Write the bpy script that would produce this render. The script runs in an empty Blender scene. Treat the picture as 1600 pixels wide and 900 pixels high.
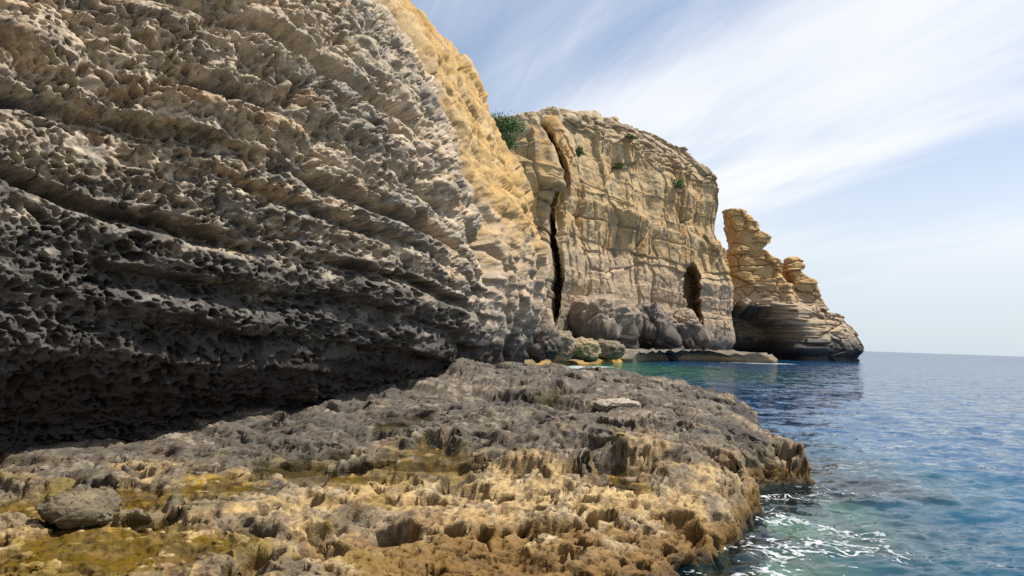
import bpy, math
import numpy as np
from concurrent.futures import ThreadPoolExecutor

sc = bpy.context.scene
# ------------------------------------------------------------------ camera
CAM_H = 2.6
F_PX = 1150.0
ROLL = math.radians(1.92)
PITCH = math.atan((530.2 - 450) * math.cos(ROLL) / F_PX)
cam_data = bpy.data.cameras.new('camera')
cam_data.sensor_width = 36.0
cam_data.lens = 36.0 * F_PX / 1600.0
cam_data.clip_start = 0.05
cam_data.clip_end = 60000.0
cam = bpy.data.objects.new('camera', cam_data)
sc.collection.objects.link(cam)
from mathutils import Matrix
cam.matrix_world = (Matrix.Translation((0, 0, CAM_H)) @ Matrix.Rotation(math.pi / 2 + PITCH, 4, 'X')
                    @ Matrix.Rotation(ROLL, 4, 'Z'))
sc.camera = cam

# ------------------------------------------------------------------ light
SUN_EL = math.radians(62)
SUN_AZ = math.radians(72)          # from +Y (view direction) towards +X (the sea)
SKY_STRENGTH = 0.105
world = bpy.data.worlds.new('World')
sc.world = world
world.use_nodes = True
wn, wl = world.node_tree.nodes, world.node_tree.links
wn.clear()


def wnode(t, **kw):
    n = wn.new(t)
    for k, v in kw.items():
        setattr(n, k, v)
    return n


def wmath(op, a, b=None, c=None):
    n = wn.new('ShaderNodeMath')
    n.operation = op
    for i, v in enumerate((a, b, c)):
        if v is None:
            continue
        if isinstance(v, (int, float)):
            n.inputs[i].default_value = v
        else:
            wl.new(v, n.inputs[i])
    return n.outputs[0]


def wramp(sock, a, b):
    n = wn.new('ShaderNodeMapRange')
    n.interpolation_type = 'SMOOTHSTEP'
    wl.new(sock, n.inputs['Value'])
    n.inputs['From Min'].default_value = a
    n.inputs['From Max'].default_value = b
    return n.outputs['Result']


sky = wnode('ShaderNodeTexSky', sky_type='NISHITA')
sky.sun_disc = False
sky.sun_elevation = SUN_EL
sky.sun_rotation = SUN_AZ
sky.air_density = 1.0
sky.dust_density = 1.2
sky.ozone_density = 1.2
bg = wnode('ShaderNodeBackground')
bg.inputs['Strength'].default_value = SKY_STRENGTH
out = wnode('ShaderNodeOutputWorld')
# thin cirrus: streaky noise on a plane high above the ground
tc = wnode('ShaderNodeTexCoord')
sep = wnode('ShaderNodeSeparateXYZ')
wl.new(tc.outputs['Generated'], sep.inputs[0])
zc = wmath('MAXIMUM', wmath('ADD', sep.outputs['Z'], 0.10), 0.05)
cu = wmath('DIVIDE', sep.outputs['X'], zc)
cv = wmath('DIVIDE', sep.outputs['Y'], zc)
comb = wnode('ShaderNodeCombineXYZ')
wl.new(cu, comb.inputs[0])
wl.new(cv, comb.inputs[1])


def cloud_noise(loc, rot, size, detail, rough, dist):
    """noise stretched along a streak direction: size = (length, width)"""
    mp = wnode('ShaderNodeMapping', vector_type='TEXTURE')
    mp.inputs['Location'].default_value = loc
    mp.inputs['Rotation'].default_value = (0, 0, math.radians(rot))
    mp.inputs['Scale'].default_value = (size[0], size[1], 1)
    wl.new(comb.outputs[0], mp.inputs['Vector'])
    n = wnode('ShaderNodeTexNoise')
    n.inputs['Scale'].default_value = 1.0
    n.inputs['Detail'].default_value = detail
    n.inputs['Roughness'].default_value = rough
    n.inputs['Distortion'].default_value = dist
    wl.new(mp.outputs[0], n.inputs['Vector'])
    return n.outputs['Fac']


big = cloud_noise((1.4, -0.4, 0), -68, (2.6, 1.05), 2, 0.5, 0.2)
mid = cloud_noise((1.3, 0.2, 3), -62, (1.7, 0.42), 7, 0.58, 0.5)
fine = cloud_noise((2.3, 4.2, 1), -74, (1.1, 0.16), 9, 0.62, 0.8)
dens = wmath('ADD', wmath('MULTIPLY', big, 0.80), wmath('MULTIPLY_ADD', mid, 0.26, wmath('MULTIPLY', fine, 0.15)))
cl = wmath('MULTIPLY', wramp(dens, 0.49, 0.78), wramp(sep.outputs['Z'], 0.01, 0.15))
# milky veil, thicker low over the horizon
veil = wmath('MULTIPLY_ADD', wramp(sep.outputs['Z'], 0.34, -0.02), 0.72, 0.14)
cl = wmath('MINIMUM', wmath('ADD', wmath('MULTIPLY', cl, 0.8), veil), 1.0)
mix = wnode('ShaderNodeMixRGB')
hz = wnode('ShaderNodeMixRGB')          # cloud near the horizon is seen through more blue air
hz.inputs[1].default_value = (5.0, 5.75, 6.45, 1)
hz.inputs[2].default_value = (6.9, 7.1, 7.45, 1)
wl.new(wramp(sep.outputs['Z'], 0.0, 0.22), hz.inputs[0])
wl.new(hz.outputs[0], mix.inputs[2])
wl.new(cl, mix.inputs[0])
wl.new(sky.outputs[0], mix.inputs[1])
wl.new(mix.outputs[0], bg.inputs['Color'])
wl.new(bg.outputs[0], out.inputs[0])

sun_d = bpy.data.lights.new('sun', 'SUN')
sun_d.energy = 4.9
sun_d.angle = math.radians(0.53)
sun_d.color = (1.0, 0.95, 0.87)
sun = bpy.data.objects.new('sun', sun_d)
sc.collection.objects.link(sun)
sun.rotation_euler = (math.pi / 2 - SUN_EL, 0, math.pi - SUN_AZ)

sc.view_settings.view_transform = 'Standard'
sc.view_settings.look = 'None'
sc.view_settings.gamma = 1.0
sc.view_settings.use_curve_mapping = False
sc.view_settings.exposure = 0.42
sc.render.engine = 'CYCLES'
sc.cycles.max_bounces = 6
sc.cycles.use_denoising = False
sc.cycles.sample_clamp_indirect = 1.5
sc.cycles.caustics_reflective = False
sc.cycles.caustics_refractive = False

# ------------------------------------------------------------------ noise
rng = np.random.RandomState(7)
PERM = rng.permutation(256).astype(np.int32)
PERM = np.concatenate([PERM, PERM, PERM[:2]])
g = rng.normal(size=(256, 3))
GRAD = (g / np.linalg.norm(g, axis=1, keepdims=True)).astype(np.float32)
PTS = rng.rand(256, 3).astype(np.float32)
RND = rng.rand(256).astype(np.float32)
POOL = ThreadPoolExecutor(4)


def par(fn, P, *a):
    P = np.ascontiguousarray(P, dtype=np.float32)
    n = len(P)
    step = 24000
    parts = list(POOL.map(lambda i: fn(P[i:i + step], *a), range(0, n, step)))
    if isinstance(parts[0], tuple):
        return tuple(np.concatenate(x) for x in zip(*parts))
    return np.concatenate(parts)


def _perlin(P):
    fl = np.floor(P)
    f = P - fl
    ii = fl.astype(np.int32) & 255
    u = f * f * f * (f * (f * 6 - 15) + 10)
    x, y, z = ii[:, 0], ii[:, 1], ii[:, 2]
    fx, fy, fz = f[:, 0], f[:, 1], f[:, 2]
    A = PERM[x]
    B = PERM[x + 1]

    def gd(h, a, b, c):
        G = GRAD[h]
        return G[:, 0] * a + G[:, 1] * b + G[:, 2] * c
    AA, AB, BA, BB = PERM[A + y], PERM[A + y + 1], PERM[B + y], PERM[B + y + 1]
    ux, uy, uz = u[:, 0], u[:, 1], u[:, 2]
    r = []
    for dz in (0, 1):
        n00 = gd(PERM[AA + z + dz], fx, fy, fz - dz)
        n10 = gd(PERM[BA + z + dz], fx - 1, fy, fz - dz)
        n01 = gd(PERM[AB + z + dz], fx, fy - 1, fz - dz)
        n11 = gd(PERM[BB + z + dz], fx - 1, fy - 1, fz - dz)
        a = n00 + ux * (n10 - n00)
        b = n01 + ux * (n11 - n01)
        r.append(a + uy * (b - a))
    return (r[0] + uz * (r[1] - r[0])) * 1.5


def _fbm(P, oct, gain):
    s = np.zeros(len(P), np.float32)
    a = 1.0
    for o in range(oct):
        s += a * _perlin(P * (2.03 ** o) + 17.3 * o)
        a *= gain
    return s


def _ridge(P, oct, gain):
    s = np.zeros(len(P), np.float32)
    a = 1.0
    for o in range(oct):
        s += a * (0.5 - np.abs(_perlin(P * (2.03 ** o) + 9.7 * o)))
        a *= gain
    return s


def fbm(P, scale, oct=4, seed=0, gain=0.5):
    """noise in about -1..1; scale = feature size in metres (number or 3-tuple)"""
    return par(_fbm, P / np.array(scale, np.float32) + np.float32(seed * 13.71 + 3.3), oct, gain)


def ridge(P, scale, oct=4, seed=0, gain=0.5):
    return par(_ridge, P / np.array(scale, np.float32) + np.float32(seed * 11.17 + 5.1), oct, gain)


def _worley(P):
    fl = np.floor(P)
    f = P - fl
    ii = fl.astype(np.int32)
    n = len(P)
    F1 = np.full(n, 9, np.float32)
    F2 = np.full(n, 9, np.float32)
    ID = np.zeros(n, np.float32)
    for dx in (-1, 0, 1):
        hx = PERM[(ii[:, 0] + dx) & 255]
        for dy in (-1, 0, 1):
            hy = PERM[hx + ((ii[:, 1] + dy) & 255)]
            for dz in (-1, 0, 1):
                h = PERM[hy + ((ii[:, 2] + dz) & 255)]
                q = PTS[h]
                d = (q[:, 0] + dx - f[:, 0]) ** 2 + (q[:, 1] + dy - f[:, 1]) ** 2 + (q[:, 2] + dz - f[:, 2]) ** 2
                near = d < F1
                F2 = np.where(near, F1, np.minimum(F2, d))
                ID = np.where(near, RND[h], ID)
                F1 = np.where(near, d, F1)
    return np.sqrt(F1), np.sqrt(F2), ID


def _worley2(P):
    fl = np.floor(P)
    f = P - fl
    ii = fl.astype(np.int32)
    n = len(P)
    F1 = np.full(n, 9, np.float32)
    F2 = np.full(n, 9, np.float32)
    ID = np.zeros(n, np.float32)
    for dx in (-1, 0, 1):
        hx = PERM[(ii[:, 0] + dx) & 255]
        for dy in (-1, 0, 1):
            h = PERM[hx + ((ii[:, 1] + dy) & 255)]
            q = PTS[h]
            d = (q[:, 0] + dx - f[:, 0]) ** 2 + (q[:, 1] + dy - f[:, 1]) ** 2
            near = d < F1
            F2 = np.where(near, F1, np.minimum(F2, d))
            ID = np.where(near, q[:, 2], ID)
            F1 = np.where(near, d, F1)
    return np.sqrt(F1), np.sqrt(F2), ID


def worley2(U, W, su, sw, seed=0):
    """cells on a surface with coordinates U, W"""
    return par(_worley2, np.stack([U / su, W / sw], -1) + np.float32(seed * 7.31 + 2.2))


def worley(P, scale, seed=0):
    return par(_worley, P / np.array(scale, np.float32) + np.float32(seed * 7.31 + 2.2))


def sstep(a, b, x):
    t = np.clip((x - a) / (b - a), 0, 1)
    return t * t * (3 - 2 * t)


def lerp(a, b, t):
    return a + (b - a) * t


def smooth_interp(x, xp, fp, w):
    """piecewise-linear table, rounded by averaging over +-w"""
    ks = np.linspace(-1, 1, 9)
    wt = (1 - np.abs(ks) * 0.9)
    return sum(wi * np.interp(x + k * w, xp, fp) for k, wi in zip(ks, wt)) / wt.sum()


# ------------------------------------------------------------------ pixel rays (only used to work out where things stand)
def ray(px, py):
    u, v = (px - 800) / F_PX, -(py - 450) / F_PX
    c, s = math.cos(ROLL), math.sin(ROLL)
    ur, vr = u * c - v * s, u * s + v * c
    cp, sp = math.cos(PITCH), math.sin(PITCH)
    return np.array([ur, cp - vr * sp, sp + vr * cp])


def at_z(px, py, z):
    r = ray(px, py)
    return r * ((z - CAM_H) / r[2]) + np.array([0, 0, CAM_H])


def at_y(px, py, Y):
    r = ray(px, py)
    return r * (Y / r[1]) + np.array([0, 0, CAM_H])


# ------------------------------------------------------------------ mesh helpers
COL = sc.collection


def mesh_from(name, V, faces, mat, parent=None, col=None, attrs=None, smooth=True):
    """V (N,3); faces (M,4) or (M,3) index array"""
    me = bpy.data.meshes.new(name)
    V = np.ascontiguousarray(V, np.float32)
    faces = np.ascontiguousarray(faces, np.int32)
    m, k = faces.shape
    me.vertices.add(len(V))
    me.vertices.foreach_set('co', V.ravel())
    me.loops.add(m * k)
    me.loops.foreach_set('vertex_index', faces.ravel())
    me.polygons.add(m)
    me.polygons.foreach_set('loop_start', np.arange(0, m * k, k, dtype=np.int32))
    me.polygons.foreach_set('loop_total', np.full(m, k, np.int32))
    me.polygons.foreach_set('use_smooth', np.full(m, smooth))
    me.update(calc_edges=True)
    if col is not None:
        a = me.color_attributes.new('rock_colour', 'FLOAT_COLOR', 'POINT')
        c4 = np.ones((len(V), 4), np.float32)
        c4[:, :3] = np.clip(col, 0, 1)
        a.data.foreach_set('color', c4.ravel())
    for k_, v_ in (attrs or {}).items():
        a = me.attributes.new(k_, 'FLOAT', 'POINT')
        a.data.foreach_set('value', np.ascontiguousarray(v_, np.float32))
    me.materials.append(mat)
    o = bpy.data.objects.new(name, me)
    COL.objects.link(o)
    if parent:
        o.parent = parent
    return o


def grid_faces(nr, nc, wrap=False, flip=False):
    idx = np.arange(nr * nc).reshape(nr, nc)
    if wrap:
        idx = np.concatenate([idx, idx[:, :1]], axis=1)
    f = np.stack([idx[:-1, :-1], idx[:-1, 1:], idx[1:, 1:], idx[1:, :-1]], axis=-1).reshape(-1, 4)
    return f[:, ::-1] if flip else f


def grid_normals(P, wrap=False):
    """P (nr,nc,3) -> unit normals d/dcol x d/drow"""
    if wrap:
        dc = np.roll(P, -1, 1) - np.roll(P, 1, 1)
    else:
        dc = np.gradient(P, axis=1)
    dr = np.gradient(P, axis=0)
    n = np.cross(dc, dr)
    n /= np.linalg.norm(n, axis=2, keepdims=True) + 1e-9
    return n


def empty(name, loc=(0, 0, 0)):
    o = bpy.data.objects.new(name, None)
    COL.objects.link(o)
    o.location = loc
    return o


def tag(o, label=None, cat=None, group=None, kind=None):
    for k, v in (('label', label), ('category', cat), ('group', group), ('kind', kind)):
        if v:
            o[k] = v
    return o


# ------------------------------------------------------------------ materials
def rock_material(name, fine=0.02, bump=0.5, rough=0.9, mottling=0.35, pit_scale=14.0, pit=0.4):
    m = bpy.data.materials.new(name)
    m.use_nodes = True
    nt = m.node_tree
    N, L = nt.nodes, nt.links
    b = N['Principled BSDF']
    b.inputs['Roughness'].default_value = rough
    b.inputs['Specular IOR Level'].default_value = 0.25
    at = N.new('ShaderNodeAttribute')
    at.attribute_name = 'rock_colour'
    geo = N.new('ShaderNodeTexCoord')

    def noise(scale, detail, roughn=0.6):
        n = N.new('ShaderNodeTexNoise')
        n.inputs['Scale'].default_value = scale
        n.inputs['Detail'].default_value = detail
        n.inputs['Roughness'].default_value = roughn
        L.new(geo.outputs['Object'], n.inputs['Vector'])
        return n.outputs['Fac']
    n1 = noise(0.35 / fine, 6, 0.7)
    n2 = noise(0.04 / fine, 5, 0.6)
    mm = N.new('ShaderNodeMath'); mm.operation = 'ADD'
    L.new(n1, mm.inputs[0]); L.new(n2, mm.inputs[1])
    mr = N.new('ShaderNodeMapRange')
    mr.inputs['From Min'].default_value = 0.65
    mr.inputs['From Max'].default_value = 1.35
    mr.inputs['To Min'].default_value = 1 - mottling
    mr.inputs['To Max'].default_value = 1 + mottling
    L.new(mm.outputs[0], mr.inputs['Value'])
    mul = N.new('ShaderNodeVectorMath'); mul.operation = 'SCALE'
    L.new(at.outputs['Color'], mul.inputs[0]); L.new(mr.outputs[0], mul.inputs['Scale'])
    L.new(mul.outputs[0], b.inputs['Base Color'])
    vo = N.new('ShaderNodeTexVoronoi')
    vo.inputs['Scale'].default_value = pit_scale
    L.new(geo.outputs['Object'], vo.inputs['Vector'])
    ad = N.new('ShaderNodeMath'); ad.operation = 'MULTIPLY_ADD'
    ad.inputs[1].default_value = pit
    L.new(vo.outputs['Distance'], ad.inputs[0]); L.new(n1, ad.inputs[2])
    bp = N.new('ShaderNodeBump')
    bp.inputs['Strength'].default_value = bump
    bp.inputs['Distance'].default_value = fine
    L.new(ad.outputs[0], bp.inputs['Height'])
    L.new(bp.outputs[0], b.inputs['Normal'])
    return m


M_WALL = rock_material('honeycomb_limestone', 0.03, 0.7, pit_scale=18)
M_CLIFF = rock_material('bedded_limestone', 0.15, 0.6, mottling=0.28, pit_scale=1.6)
M_LEDGE = rock_material('shore_limestone', 0.02, 0.8, rough=0.75, pit_scale=28)


def simple_mat(name, col, rough=0.6, var=0.3, scale=8.0):
    m = bpy.data.materials.new(name)
    m.use_nodes = True
    N, L = m.node_tree.nodes, m.node_tree.links
    b = N['Principled BSDF']
    b.inputs['Roughness'].default_value = rough
    n = N.new('ShaderNodeTexNoise')
    n.inputs['Scale'].default_value = scale
    tcx = N.new('ShaderNodeTexCoord')
    L.new(tcx.outputs['Object'], n.inputs['Vector'])
    mr = N.new('ShaderNodeMapRange')
    mr.inputs['From Min'].default_value = 0.3
    mr.inputs['From Max'].default_value = 0.7
    mr.inputs['To Min'].default_value = 1 - var
    mr.inputs['To Max'].default_value = 1 + var
    L.new(n.outputs['Fac'], mr.inputs['Value'])
    rgb = N.new('ShaderNodeRGB')
    rgb.outputs[0].default_value = (*col, 1)
    mul = N.new('ShaderNodeVectorMath'); mul.operation = 'SCALE'
    L.new(rgb.outputs[0], mul.inputs[0]); L.new(mr.outputs[0], mul.inputs['Scale'])
    L.new(mul.outputs[0], b.inputs['Base Color'])
    return m


M_LEAF = simple_mat('shrub_leaf', (0.085, 0.145, 0.038), 0.6, 0.45, 1.5)
M_TWIG = simple_mat('shrub_twig', (0.12, 0.085, 0.05), 0.8)
M_FOAM = simple_mat('sea_foam', (0.50, 0.53, 0.55), 0.7, 0.10, 6.0)
_n, _l = M_FOAM.node_tree.nodes, M_FOAM.node_tree.links
_t = _n.new('ShaderNodeBsdfTransparent')
_x = _n.new('ShaderNodeMixShader')
_z = _n.new('ShaderNodeTexNoise'); _z.inputs['Scale'].default_value = 9.0; _z.inputs['Detail'].default_value = 4
_c = _n.new('ShaderNodeTexCoord'); _l.new(_c.outputs['Object'], _z.inputs['Vector'])
_r = _n.new('ShaderNodeMapRange'); _r.inputs['From Min'].default_value = 0.35; _r.inputs['From Max'].default_value = 0.65
_r.inputs['To Min'].default_value = 0.25; _r.inputs['To Max'].default_value = 0.9
_l.new(_z.outputs['Fac'], _r.inputs['Value']); _l.new(_r.outputs[0], _x.inputs[0])
_l.new(_t.outputs[0], _x.inputs[1]); _l.new(_n['Principled BSDF'].outputs[0], _x.inputs[2])
_l.new(_x.outputs[0], _n['Material Output'].inputs['Surface'])


def water_material(name, deep, shallow_tint, far_rough, ripple):
    """body colour of deep water; where 'shallow' is high the bed shows through"""
    m = bpy.data.materials.new(name)
    m.use_nodes = True
    N, L = m.node_tree.nodes, m.node_tree.links
    N.clear()
    o = N.new('ShaderNodeOutputMaterial')
    geo = N.new('ShaderNodeNewGeometry')
    tcx = N.new('ShaderNodeTexCoord')
    acc = None
    for sc_, amt, stretch in ripple:
        mp = N.new('ShaderNodeMapping')
        mp.inputs['Scale'].default_value = (sc_ * stretch, sc_, sc_)
        mp.inputs['Rotation'].default_value = (0, 0, math.radians(14))
        L.new(tcx.outputs['Object'], mp.inputs['Vector'])
        n = N.new('ShaderNodeTexNoise')
        n.inputs['Scale'].default_value = 1.0
        n.inputs['Detail'].default_value = 2.5
        n.inputs['Roughness'].default_value = 0.55
        L.new(mp.outputs[0], n.inputs['Vector'])
        s = N.new('ShaderNodeVectorMath'); s.operation = 'SUBTRACT'
        s.inputs[1].default_value = (0.5, 0.5, 0.5)
        L.new(n.outputs['Color'], s.inputs[0])
        k = N.new('ShaderNodeVectorMath'); k.operation = 'MULTIPLY'
        k.inputs[1].default_value = (amt, amt, 0)
        L.new(s.outputs[0], k.inputs[0])
        if acc is None:
            acc = k.outputs[0]
        else:
            a = N.new('ShaderNodeVectorMath'); a.operation = 'ADD'
            L.new(acc, a.inputs[0]); L.new(k.outputs[0], a.inputs[1])
            acc = a.outputs[0]
    a = N.new('ShaderNodeVectorMath'); a.operation = 'ADD'
    L.new(geo.outputs['Normal'], a.inputs[0]); L.new(acc, a.inputs[1])
    nn = N.new('ShaderNodeVectorMath'); nn.operation = 'NORMALIZE'
    L.new(a.outputs[0], nn.inputs[0])
    nrm = nn.outputs[0]
    at = N.new('ShaderNodeAttribute'); at.attribute_name = 'shallow'
    at2 = N.new('ShaderNodeAttribute'); at2.attribute_name = 'green'
    body = N.new('ShaderNodeBsdfDiffuse')
    cm = N.new('ShaderNodeMixRGB')
    cm.inputs[1].default_value = (*deep, 1)
    cm.inputs[2].default_value = (0.012, 0.120, 0.085, 1)
    L.new(at2.outputs['Fac'], cm.inputs[0])
    L.new(cm.outputs[0], body.inputs['Color'])
    tr = N.new('ShaderNodeBsdfTransparent')
    tr.inputs['Color'].default_value = (*shallow_tint, 1)
    mx = N.new('ShaderNodeMixShader')
    L.new(at.outputs['Fac'], mx.inputs[0]); L.new(body.outputs[0], mx.inputs[1]); L.new(tr.outputs[0], mx.inputs[2])
    gl = N.new('ShaderNodeBsdfGlossy')
    gl.inputs['Roughness'].default_value = far_rough
    L.new(nrm, gl.inputs['Normal'])
    fr = N.new('ShaderNodeFresnel')
    fr.inputs['IOR'].default_value = 1.333
    L.new(nrm, fr.inputs['Normal'])
    mx2 = N.new('ShaderNodeMixShader')
    L.new(fr.outputs[0], mx2.inputs[0]); L.new(mx.outputs[0], mx2.inputs[1]); L.new(gl.outputs[0], mx2.inputs[2])
    L.new(mx2.outputs[0], o.inputs['Surface'])
    return m


M_SEA = water_material('sea_water', (0.003, 0.056, 0.145), (0.55, 0.72, 0.68), 0.06,
                       ((0.45, 0.30, 0.55), (1.7, 0.52, 0.6), (4.0, 0.50, 0.6), (11.0, 0.26, 0.7)))
M_POOL = water_material('pool_water', (0.03, 0.03, 0.01), (0.86, 0.84, 0.70), 0.03, ((3.0, 0.05, 1.0),))


def mixc(c, target, w):
    return c + (np.array(target, np.float32) - c) * w[:, None]


# ================================================================== THE SETTING
# shoreline of the near rock platform in plan (at the waterline)
SHORE = np.array([(-0.2, -14), (0.4, -4), (0.9, 1.0), (1.5, 5.0), (2.2, 8.2), (3.0, 9.2), (3.55, 10.2), (3.95, 11.6),
                  (4.25, 12.7), (4.75, 13.6), (5.4, 14.0), (6.0, 14.2), (6.3, 14.8), (6.2, 15.8), (5.9, 17.0),
                  (5.7, 18.9), (4.9, 20.6), (4.0, 23.2), (2.7, 25.0), (2.1, 27.0), (2.0, 30.0), (2.4, 36.0), (2.6, 45.0), (2.9, 55.0), (3.2, 63.0), (3.7, 70.0),
                  (4.8, 79.0), (8.2, 85.0), (12.0, 91.0), (15.5, 100.0), (15.0, 112.0), (-30, 112.0), (-30, -14)], float)


def signed_dist(x, y, poly):
    """positive inside"""
    d = np.full(len(x), 1e9)
    inside = np.zeros(len(x), bool)
    n = len(poly)
    for i in range(n):
        ax, ay = poly[i]
        bx, by = poly[(i + 1) % n]
        ex, ey = bx - ax, by - ay
        t = np.clip(((x - ax) * ex + (y - ay) * ey) / (ex * ex + ey * ey), 0, 1)
        d = np.minimum(d, (x - ax - t * ex) ** 2 + (y - ay - t * ey) ** 2)
        c = ((ay > y) != (by > y)) & (x < ex * (y - ay) / (ey + 1e-12) + ax)
        inside ^= c
    d = np.sqrt(d)
    return np.where(inside, d, -d)


FOOT_Y = [-14, 0, 5, 8, 10.7, 11.25, 12.2, 13.2, 14.8, 16, 17, 18.9, 22, 25.9, 32, 37, 39.5, 41.5, 44, 47, 52]
FOOT_X = [-10.5, -9.0, -8.2, -7.7, -7.2, -6.4, -5.5, -4.5, -3.5, -2.75, -2.2, -1.65, -1.36, -1.05, -0.4, 0.1, 0.4, 0.3, -1.0, -4.5, -10]

# ---------------------------------------------------------------- near cliff
PROF = {  # plan offset of the face from its foot, by height
    10: ([0, 0.8, 1.4, 1.8, 2.3, 4, 6, 8, 12, 20, 40], [-0.4, -0.2, -0.1, 0.25, 0.7, 0.65, 0.2, -0.4, -1.8, -6.0, -18]),
    14: ([0, 1.2, 1.6, 2.1, 2.6, 4, 6, 8, 10, 14, 20, 40], [-0.3, -0.15, 0.0, 0.3, 0.55, 0.6, 0.2, -0.5, -1.4, -3.5, -7, -20]),
    22: ([0, 1.6, 1.9, 2.4, 4.3, 6.4, 7.8, 10, 12.9, 16, 20, 40], [-0.1, 0, 0.05, 0.15, 0.35, -0.1, -0.55, -1.5, -3.2, -5.3, -8, -22]),
    29: ([0, 1.6, 1.9, 2.5, 4.3, 6.4, 7.8, 10, 12.9, 16, 20, 40], [0.0, 0.0, 0.05, 0.3, 0.8, 0.8, 0.45, -0.5, -2.2, -4.7, -8, -23]),
    36: ([0, 1.6, 1.9, 2.5, 3.6, 6.75, 8.9, 11.3, 13.4, 15.3, 15.9, 17, 18.5, 30, 40], [0.1, 0.1, 0.2, 0.6, 1.1, 1.35, 0.82, -0.2, -1.55, -2.5, -2.65, -3.9, -5.6, -16, -26]),
    52: ([0, 1.6, 2.5, 4.2, 6.8, 9, 11.3, 13.4, 15.3, 17, 30, 40], [0, 0.1, 0.5, 0.9, 0.8, 0.2, -0.8, -2, -3, -4.4, -16, -26]),
}


def wall_base(Y, Z):
    ys = sorted(PROF)
    tabs = np.stack([smooth_interp(Z, *PROF[k], 0.35) for k in ys])
    t = np.interp(np.log(np.maximum(Y, 8.0)), np.log(ys), np.arange(len(ys)))
    i = np.clip(t.astype(int), 0, len(ys) - 2)
    f = t - i
    ar = np.arange(len(Y))
    off = tabs[i, ar] * (1 - f) + tabs[i + 1, ar] * f
    return smooth_interp(Y, FOOT_Y, FOOT_X, 1.2) + off


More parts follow.
